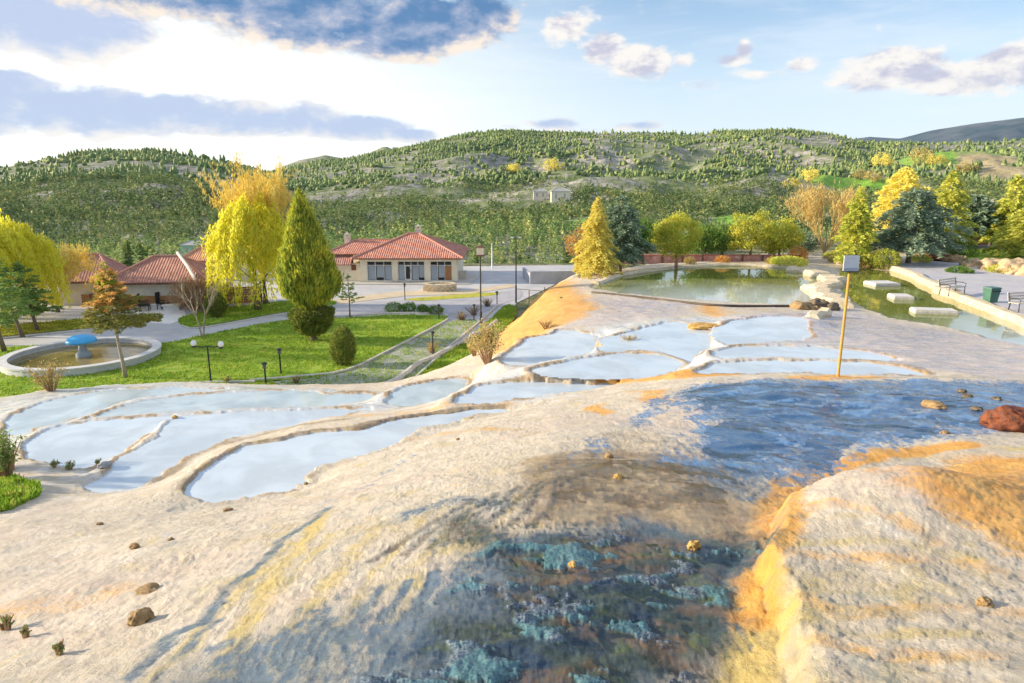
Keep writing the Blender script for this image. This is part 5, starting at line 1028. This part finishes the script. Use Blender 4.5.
# ---- terrace and pool on the right
ZT = 4.28; HT = CAMZ-ZT
TER = [gp(u, v, HT)[:2] for u, v in smooth_poly([(846,262.5),(880,264),(908,270),(926,278),(938,284),(952,289),(972,296),(1006,308.5),(1036,321),(1120,350)], 3, False)]+[(75, 36), (75, 75), gp(1024, 259, HT)[:2], gp(900, 256, HT)[:2], gp(846, 259, HT)[:2]]
sheet('pavement', TER, ZT, ROAD if False else pbr('terrace_paving', (.47, .46, .50), (.40, .40, .45), .5, .85, .2, 12, c3=(.52, .49, .47)))
def wl(L, H): return [gp(u, v, H)[:2] for u, v in L]
kerb('pale stone rim of the pool, far part beside the terrace', wl([(836,262),(858,263),(880,264.5),(906,270.5),(924,279),(940,286),(957,291)], HT), .55, .13, ZT-.02, WARMSTONE, 'stone_border', True, .35, 'border', 5, .07)
kerb('pale stone rim of the pool, near part with the benches behind it', wl([(936,287.5),(950,292.5),(972,300),(1004,312),(1036,325),(1110,352)], HT+.03), .55, .14, ZT-.04, WARMSTONE, 'stone_border', True, .35, 'border', 5, .07)
kerb('sunlit winding rock wall dividing the green pool from the right pool', wl([(790,268.5),(806,271),(822,275),(832,279.5),(828,284),(819,288),(824,293),(834,299),(838,305)], 6.4), 1.25, .42, 3.95, WARMSTONE, 'pool_divider', True, .5, 'wall', 6, .18)
kerb('low earth-coloured stone bank along the far side of the green pool', wl([(596,282),(612,276.5),(640,270.5),(690,265.5),(740,264),(792,266.5)], 6.4), .6, .3, 3.95, WARMSTONE, 'pool_bank', True, .5, 'bank', 5, .14)
kerb('rounded pale rib of travertine running down from the dark pipe', wl([(822,312),(812,320),(806,328),(800,337)], 6.1), .7, .35, 4.35, WARMSTONE, 'travertine_rib', True, .6, 'rib', 5, .16)
for u, v, w, d, rz, lab in ((882, 282, 1.75, 1.5, .05, 'farthest of three flat stepping slabs in the right pool'), (901, 295, 1.15, 1.3, -.2, 'smallest stepping slab, the middle of three in the right pool'), (934, 309, 2.1, .95, -.22, 'nearest and longest stepping slab in the right pool')):
    P = gp(u, v, 6.4); t = thing('stepping_slab', lab, 'slab', (P[0], P[1], 3.6), rz); MB().box(-w/2, w/2, -d/2, d/2, 0, .58).build('slab', STONE, t, bevel=.08); MB().box(-w/2+.06, w/2-.06, -d/2+.06, d/2-.06, .581, .61).build('top', pbr('slab_top', (.62, .61, .60), (.54, .53, .52), 1.5, .9, .3) if 'slab_top' not in bpy.data.materials else bpy.data.materials['slab_top'], t, bevel=.02)
BW = pbr('bench_slat', (.62, .57, .50), (.54, .48, .42), 3, .7, stretch=(1, 8, 8))
def bench(lab, P, rz, L=1.5):
    t = thing('park_bench', lab, 'bench', tuple(P), rz, 'benches by the right pool'); m = MB()
    for i in range(4): m.box(-L/2, L/2, -.28+i*.14, -.17+i*.14, .42, .46)
    m.build('seat', BW, t); m = MB()
    for i in range(3): m.box(-L/2, L/2, .28+i*.03, .31+i*.03, .54+i*.14, .64+i*.14)
    m.build('backrest', BW, t)
    for a in (-1, 1):
        x = a*(L/2-.12); MB().tube([(x, -.27, 0), (x, -.25, .41), (x, .25, .41), (x, .37, .92)], .03, 6).tube([(x, .27, 0), (x, .22, .41)], .03, 6).build('leg', METAL, t)
        MB().tube([(x, -.25, .42), (x, -.30, .62), (x, -.1, .68), (x, .3, .66)], .022, 6).build('armrest', METAL, t)
P = gp(957, 296, HT); bench('slatted bench on the terrace rim, left of the dark green bin', (P[0], P[1]+.5, ZT), .55, 2.0)
P = gp(1022, 312, HT); bench('slatted bench at the right edge of the view, right of the bin', (P[0]+.5, P[1]+.4, ZT), .3, 2.0)
P = gp(990, 302, HT); t = thing('litter_bin', 'dark green litter bin standing on the terrace between the two benches', 'bin', (P[0], P[1], ZT), .2); BING = pbr('bin_green', (.05, .14, .10), (.07, .17, .13), 3, .5)
MB().add(*(lambda q: (q.v, q.f))(MB().box(-.25, .25, -.22, .22, .02, .74, -.06))).build('bin_body', BING, t, bevel=.015); MB().box(-.35, .35, -.31, .31, .745, .83, .03).build('lid', pbr('bin_lid', (.07, .15, .14), (.09, .18, .16), 3, .5), t, bevel=.015); MB().box(-.3, .3, -.325, -.30, .60, .66).build('handle', METAL, t)
# sign on the ochre pole
P = hit(838, 376); h = ztop(P, 273); t = thing('signboard_pole', 'ochre pole with a blank grey-white signboard standing in the terraces', 'sign', tuple(P)); OCH = pbr('ochre_paint', (.58, .34, .07), (.48, .27, .06), 6, .6, .1)
MB().tube([(0, 0, -.3), (0, 0, h)], .034, 10).build('post', OCH, t); MB().tube([(0, 0, h), (0, -.0, h+.12)], .02, 8).build('bracket', METAL, t)
MB().box(-.19, .19, -.05, -.022, h+.05, h+.43).build('board', pbr('board_white', (.60, .62, .64), (.52, .54, .57), 2, .5), t, bevel=.01); MB().box(-.2, .2, -.02, .02, h+.03, h+.05).box(-.2, .2, -.02, .02, h+.432, h+.45).build('board_frame', METAL, t); MB().box(-.17, .17, -.056, -.052, h+.06, h+.13).build('board_footer', pbr('board_grey', (.34, .37, .44), (.3, .33, .4), 2, .5), t)
# dark pipe with outlet
pl = [gp(u, v, 6.3)+np.array([0, 0, .02]) for u, v in ((592,290),(640,295.5),(690,303),(720,306),(760,305.5),(800,304))]
for p_ in pl: p_[2] = max(on(p_[0], p_[1]), 4.0)+.05
t = tag(MB().tube(smooth_poly(pl, 6, False), .07, 8).build('water_pipe', pbr('dark_pipe', (.06, .05, .045), (.14, .11, .08), 2, .7), None, True), 'long dark pipe lying along the near edge of the green pool', 'pipe')
def rockmesh(name, rx, ry, rz, mat, parent=None, sd=0, sub=4, amp=.35, flat=0.):
    bm = bmesh.new(); bmesh.ops.create_icosphere(bm, subdivisions=sub, radius=1)
    A = np.array([v.co[:] for v in bm.verts]); n = fbm(A[:, 0]*1.6+sd, A[:, 1]*1.6+A[:, 2]*1.1, 4, sd)+fbm(A[:, 2]*2.1+sd*.7, A[:, 0]*1.3-A[:, 1], 4, sd+5); k = 1+amp*1.5*(n-1)+.30*(ridged(A[:, 0]*1.7+A[:, 2]+sd, A[:, 1]*1.7-A[:, 2], 4, sd)-.62)+.10*(fbm(A[:, 0]*6+A[:, 2]*4, A[:, 1]*6-A[:, 2]*3, 3, sd)-.5)
    for v, q in zip(bm.verts, k): v.co *= q; v.co.x *= rx; v.co.y *= ry; v.co.z *= rz
    me = bpy.data.meshes.new(name); bm.to_mesh(me); bm.free(); return link(name, me, mat, parent, True)
def rock(u, v, w, hgt, mat, lab, sd=1, name='stone', dep=None, sub=4, amp=.4, sink=.3, P=None):
    P = hit(u, v) if P is None else P; o = rockmesh(name, w/2, (dep or w*.8)/2, hgt*.62, mat, None, sd, sub, amp); o.location = (P[0], P[1], P[2]+hgt*(.5-sink)); o.rotation_euler = (0, 0, random.random()*6 if dep is None else 0); return tag(o, lab, 'stone' if name == 'stone' else name.split('_')[-1])
DARKROCK = pbr('dark_rock', (.08, .065, .05), (.18, .14, .10), 5, .85, .6, c3=(.30, .24, .16)); REDROCK = pbr('red_rock', (.17, .05, .028), (.27, .09, .04), 5, .85, .8, c3=(.12, .07, .06)); OCHROCK = pbr('ochre_rock', (.58, .38, .13), (.44, .26, .08), 9, .9, .6); BROWNROCK = pbr('brown_rock', (.30, .19, .09), (.42, .30, .15), 9, .9, .6, c3=(.16, .10, .06)); GREYROCK = pbr('grey_rock', (.42, .42, .42), (.32, .33, .34), 6, .9, .6)
P = gp(812, 305, 6.25)
for dx, dy, w, hh, mt, lab in ((-.6, 0, 1.3, .5, BROWNROCK, 'brown stone of the pile at the end of the dark pipe'), (.35, .15, 1.2, .75, DARKROCK, 'black hollow-looking boulder at the end of the dark pipe'), (1.0, -.2, .8, .45, DARKROCK, 'small dark stone at the right of the black boulder'), (-.05, -.45, .6, .35, BROWNROCK, 'small brown stone in front of the black boulder')):
    rock(0, 0, w, hh, mt, lab, int(w*30), 'boulder', P=np.array([P[0]+dx, P[1]+dy, 4.12]))
rock(1013, 427, 1.1, .44, REDROCK, 'large rusty red rock at the right edge beside the blue stream', 6, 'boulder', .7, 5, .3)
for (u, v, w, hh, mt, lab, sd) in ((694, 548, .115, .085, OCHROCK, 'round ochre stone lying in the brown stream bed', 4), (609, 458, .13, .08, BROWNROCK, 'small brown stone in a damp patch on the central mound', 5), (573, 567, .10, .05, OCHROCK, 'flat orange stone among the blue crust', 6), (618, 478, .12, .06, OCHROCK, 'pale yellow stone below the small brown one', 7), (141, 622, .22, .13, BROWNROCK, 'dark brown rock beside the blue trickle at lower left', 8), (148, 592, .26, .05, BROWNROCK, 'flat reddish stone above the dark brown rock', 9), (985, 605, .10, .06, BROWNROCK, 'brown pebble on the right foreground block', 10),
   (934, 407, .45, .12, BROWNROCK, 'brown stone in the middle of the blue stream', 11), (962, 393, .22, .10, DARKROCK, 'dark stone at the far side of the blue stream', 12), (967, 398, .22, .10, DARKROCK, 'dark stone just below another at the far side of the stream', 13), (976, 410, .2, .08, DARKROCK, 'small dark stone left of the rusty red rock', 14), (996, 400, .2, .08, DARKROCK, 'small dark stone above the rusty red rock', 15), (945, 434, .16, .06, BROWNROCK, 'small stone at the near edge of the blue stream', 16),
   (104, 467, .32, .16, GREYROCK, 'grey stone with moss at the near edge of the big left pool', 17), (181, 458, .16, .08, BROWNROCK, 'small stone on the orange lip of the long pool', 18), (135, 548, .14, .08, BROWNROCK, 'brown pebble on the pinkish slope left of the trickle', 19), (171, 540, .08, .04, BROWNROCK, 'tiny pebble right of the brown pebble on the pinkish slope', 20), (57, 464, .16, .08, DARKROCK, 'dark pebble by the left corner pool', 21), (306, 484, .09, .05, BROWNROCK, 'tiny brown pebble near the near rim of the long pool', 22), (458, 440, .1, .05, BROWNROCK, 'tiny brown pebble right of the long pool', 23), (228, 511, .16, .05, BROWNROCK, 'flat brown pebble below the long pool', 24), (100, 525, .1, .05, BROWNROCK, 'tiny pebble on the left slope above the brown one', 25), (175, 418, .2, .08, OCHROCK, 'reddish stone on the rim between the left pools', 26)):
    rock(u, v, w, hh, mt, lab, sd, 'stone', None, 4, .5)
# ochre mound patches on the terraces
rock(706, 329.5, 1.5, .3, OCHROCK, 'small ochre mound on the white terraces below the pipe', 31, 'travertine_mound', .8); rock(622, 343, 1.5, .1, BROWNROCK, 'thin brown sliver of stone beside the dry grass tuft', 32, 'stone', .3); rock(653, 345.5, .7, .06, GREYROCK, 'thin grey sliver in the pale pool', 33, 'stone', .2)
# red wall behind the pool
A = gd(622, 264, 59); B = gd(801, 264, 59); t = thing('red_wall', 'low red stone wall with a pale coping behind the green pool', 'wall', (A[0], 59, 4.05)); L = B[0]-A[0]
m = MB(); x = 0; k = 0
for row in range(2):
    x = 0
    while x < L-.01: w = min(.5+.5*random.random(), L-x); m.box(x+.01, x+w-.01, -.15-.04*random.random(), .15, -.2*(row == 0)+row*.27+.0, row*.27+.26); x += w
m.build('stonework', pbr('red_stone', (.42, .16, .14), (.55, .30, .26), 1.1, .9, .4, c3=(.62, .46, .42)), t); MB().box(0, L, -.2, .2, .541, .62).build('coping', pbr('red_coping', (.40, .13, .11), (.48, .20, .16), 1, .8), t)
m = MB()
for i in range(10): xx = L*i/9; m.box(xx-.08, xx+.08, -.23, -.205, -.2, .66)
m.build('pier', DARKWOOD, t)
EARTHROCK = pbr('earth_rock', (.56, .40, .24), (.42, .30, .18), 2.5, .9, .6, c3=(.62, .50, .36))
# boulders and banks at the far right
for i, (u, D, w, hh, mt, lab) in enumerate(((978, 54, 2.2, .9, EARTHROCK, 'leftmost boulder of the stone bank behind the terrace'), (996, 52, 2.4, 1.0, EARTHROCK, 'warm boulder left of the biggest in the stone bank'), (1015, 50, 3.0, 1.1, EARTHROCK, 'biggest boulder of the stone bank behind the terrace'), (1038, 48, 2.6, 1.1, EARTHROCK, 'boulder of the stone bank cut off by the right edge'), (940, 58, 1.8, 1.0, REDROCK, 'reddish boulder between the trunks right of the cedar'), (953, 57, 1.6, .8, BROWNROCK, 'brown boulder under the green spreading bush'), (928, 62, 1.6, .9, BROWNROCK, 'brown boulder behind the tall narrow conifer'))):
    P = gd(u, 184+683*6.3/D, D); P[2] = 4.25; rock(0, 0, w, hh, mt, lab, 40+i, 'boulder', None, 4, .5, P=P)
A = gp(985, 268, 6.1); sheet('lawn', [gd(968, 265, 56)[:2], gd(1100, 265, 54)[:2], gd(1100, 262, 66)[:2], gd(960, 262, 66)[:2]], 4.5, GRASS)
sheet('path', [gd(900, 262, 66)[:2], gd(1100, 262, 66.2)[:2], gd(1100, 262, 70)[:2], gd(900, 262, 70)[:2]], 4.52, PAVE)
board_wall('low_bank_wall', 'sunlit earth-coloured wall behind the tree trunks at right', np.array([*gd(930, 260, 73)[:2], 4.1]), np.array([*gd(1080, 260, 73)[:2], 4.1]), 1.7, pbr('sunny_earth', (.60, .38, .16), (.66, .46, .22), .7, .95, .4), .3, 1, 'wall')
EXPO = 1.34
DENOISE = True
# ============================================================ SKY, SUN, CAMERA
SUN_AZ, SUN_EL = math.radians(-86), math.radians(16)     # azimuth measured from the view direction, to the right
def build_world():
    w = bpy.data.worlds.new('World'); bpy.context.scene.world = w; w.use_nodes = True; b = NB(w.node_tree); w.node_tree.nodes.clear()
    sky = b.n('ShaderNodeTexSky'); sky.sky_type = 'NISHITA'; sky.sun_disc = False; sky.sun_elevation = SUN_EL; sky.sun_rotation = SUN_AZ
    sky.air_density = 1.0; sky.dust_density = .6; sky.ozone_density = 2.2; sky.altitude = 900
    d = b.n('ShaderNodeTexCoord').outputs['Generated']
    sep = b.n('ShaderNodeSeparateXYZ', Vector=d); X, Y, Z = sep.outputs
    az = b.math('ARCTAN2', X, Y); el = b.math('ARCSINE', Z)
    vec = b.n('ShaderNodeCombineXYZ', X=az, Y=b.math('MULTIPLY', el, 1.8), Z=0.0).outputs[0]
    vec2 = b.n('ShaderNodeCombineXYZ', X=b.math('ADD', az, .012), Y=b.math('MULTIPLY', b.math('SUBTRACT', el, .012), 1.8), Z=0.0).outputs[0]
    def nz(v, s1, s2): return b.math('ADD', b.math('MULTIPLY', b.noise(v, s1, 10, .6, .25), .62), b.math('MULTIPLY', b.noise(v, s2, 7, .62, .1), .38))
    n = nz(vec, 8, 24); n_ = nz(vec2, 8, 24)                                         # second sample towards the light: gives the puffs their lit side
    rel = b.math('MULTIPLY', b.math('SUBTRACT', n_, n), 7.0)
    def pa(u, v):
        q = pdir(u, v); return math.atan2(q[0], q[1]), math.asin(q[2]/np.linalg.norm(q))
    def cloud(items, sh=0):
        tot = None
        for u, v, ru, rv, wt in items:
            v = v-sh*rv; a, e = pa(u, v); ra, re = ru/750., rv/690.
            dx = b.math('DIVIDE', b.math('SUBTRACT', az, a), ra); dy = b.math('DIVIDE', b.math('SUBTRACT', el, e), re)
            r2 = b.math('ADD', b.math('MULTIPLY', dx, dx), b.math('MULTIPLY', dy, dy))
            g = b.math('MULTIPLY', b.math('EXPONENT', b.math('MULTIPLY', r2, -1.0)), wt); tot = g if tot is None else b.math('MAXIMUM', tot, g)
        return tot
    DK = ([(160,-14,90,34,.9),(300,12,120,36,.95),(430,26,66,30,1.),(478,20,42,28,.95),(340,-40,240,40,1.),(235,8,90,22,.8),(395,48,80,16,.8),(330,38,70,18,.8)])
    LI = ([(30,12,120,40,1.1),(120,34,60,14,.8),(-90,0,150,45,1.),(90,22,60,18,.8),(14,86,56,16,.85),(110,112,140,24,1.),(250,122,130,20,.95),(350,128,90,15,.9),(412,135,40,10,.8),(-80,105,140,25,1.),(560,124,46,8,.75),(640,126,42,7,.75),(590,130,60,5,.55),(505,127,30,5,.5)])
    PU = ([(572,24,34,20,.85),(560,44,20,15,.6),(600,46,28,20,.85),(640,62,42,17,.95),(684,60,24,10,.65),(744,48,14,11,.85),(728,58,32,8,.7),(800,65,22,9,.75),(765,75,40,8,.65),(700,84,25,7,.55),(905,64,46,22,.95),(880,78,60,16,.8),(960,80,70,17,.95),(1010,66,45,24,.95),(1100,60,90,30,1.),(880,28,8,6,.65),(715,121,14,6,.5),(1000,92,50,11,.65)])
    dark, lil, puff = cloud(DK), cloud(LI), cloud(PU); darku, lilu, puffd = cloud(DK, .5), cloud(LI, .25), cloud(PU, -.35)
    def dens(g, lo, hi, amp): return b.step(lo, hi, b.math('ADD', g, b.math('MULTIPLY', b.math('SUBTRACT', n, .5), amp)))
    dd = dens(dark, .30, .60, 2.2); ld = dens(lil, .34, .64, 2.0); pd = dens(puff, .36, .68, 2.5)
    def core(g, lo, hi, k, dr, am=1.2): return b.step(lo, hi, b.math('ADD', g, b.math('ADD', b.math('MULTIPLY', rel, k), b.math('ADD', b.math('MULTIPLY', b.math('SUBTRACT', n, .5), am), dr))))
    K = SKYGAIN
    base = b.mix(1.0, sky.outputs[0], (K, K, K), 'MULTIPLY')
    hz = b.step(.30, .0, el); glow = b.math('MULTIPLY', b.step(.75, .0, b.math('ABSOLUTE', b.math('ADD', az, .50))), b.step(.40, .05, el))
    thin = b.math('MULTIPLY', b.step(.42, .68, b.noise(b.n('ShaderNodeMapping', Vector=vec, Scale=(1, 3.2, 1)).outputs[0], 3.2, 7, .62, .4)), b.step(.6, .1, el))
    c = b.mix(b.math('MULTIPLY', hz, .85), base, (HZ*.90, HZ*.96, HZ*1.02))            # thin bright veil of high cloud towards the horizon
    c = b.mix(b.math('MULTIPLY', thin, .35), c, (HZ*.98, HZ*1.0, HZ*1.02))
    c = b.mix(b.math('MULTIPLY', glow, .9), c, (GL, GL*.95, GL*.82))                   # sunlit veil round the hidden sun
    high = b.math('MULTIPLY', b.step(.36, .60, b.noise(d, 2.6, 7, .6, .3)), b.step(.38, .75, el))       # unseen broken cloud above the frame, added to brighten the ground
    c = b.mix(b.math('MULTIPLY', high, .85), c, (OV*.96, OV*.98, OV))
    c = b.mix(b.math('MULTIPLY', ld, .92), c, b.mix(core(lilu, .22, .85, .35, .0), (HZ*1.02, HZ*.94, HZ*.86), (HZ*.50, HZ*.59, HZ*.82)))
    c = b.mix(b.math('MULTIPLY', pd, .95), c, b.mix(core(puffd, .25, 1.2, .9, -.05), (HZ*1.04, HZ*.97, HZ*.89), (HZ*.60, HZ*.58, HZ*.70)))
    m1 = core(darku, .12, .60, .4, .0, .8); m2 = core(darku, .30, 1.10, .6, .0, 1.2)
    c = b.mix(dd, c, b.mix(m2, b.mix(m1, (HZ*1.02, HZ*.88, HZ*.74), (HZ*.42, HZ*.48, HZ*.64)), (HZ*.11, HZ*.24, HZ*.47)))
    bg = b.n('ShaderNodeBackground', Strength=SKYSTR); b.set(bg.inputs['Color'], c)
    b.n('ShaderNodeOutputWorld', Surface=bg.outputs[0])
SKYSTR = .15; SKYGAIN = .56; HZ = 2.75; GL = 4.0; OV = 3.8
build_world()
sl = bpy.data.lights.new('sun', 'SUN'); sl.energy = 3.8; sl.angle = math.radians(2); sl.color = (1.0, .83, .58)
so = bpy.data.objects.new('sun', sl); C.objects.link(so)
sd_ = Vector((math.sin(SUN_AZ)*math.cos(SUN_EL), math.cos(SUN_AZ)*math.cos(SUN_EL), math.sin(SUN_EL)))
so.rotation_euler = (-sd_).to_track_quat('-Z', 'Y').to_euler(); so.location = sd_*60+Vector((0, 0, 40))
cam = bpy.data.cameras.new('camera'); co = bpy.data.objects.new('camera', cam); C.objects.link(co)
cam.sensor_width = 36; cam.lens = F*36/1024; cam.clip_end = 20000; cam.clip_start = .05
co.location = (0, 0, CAMZ); co.rotation_euler = (math.pi/2-PITCH, 0, 0)
sc = bpy.context.scene; sc.camera = co
sc.view_settings.view_transform = 'Standard'; sc.view_settings.look = 'None'; sc.view_settings.gamma = 1; sc.view_settings.exposure = EXPO if 'EXPO' in globals() else .9
sc.render.engine = 'CYCLES'; sc.cycles.use_denoising = DENOISE; sc.cycles.max_bounces = 6; sc.cycles.transparent_max_bounces = 4
sc.cycles.volume_bounces = 0

def haze():
    m = bpy.data.materials.new('haze'); b = NB(nt(m)); v = b.n('ShaderNodeVolumePrincipled', Density=.00003, Anisotropy=0.0); v.inputs['Color'].default_value = (.40, .66, 1.0, 1)
    o = b.n('ShaderNodeOutputMaterial'); b.t.links.new(v.outputs[0], o.inputs['Volume'])
    tag(MB().box(-6900, 6900, -6900, 6900, -14, 640).build('haze', m), 'thin blue air haze between the camera and the far mountain', 'haze', None, 'stuff')
haze()
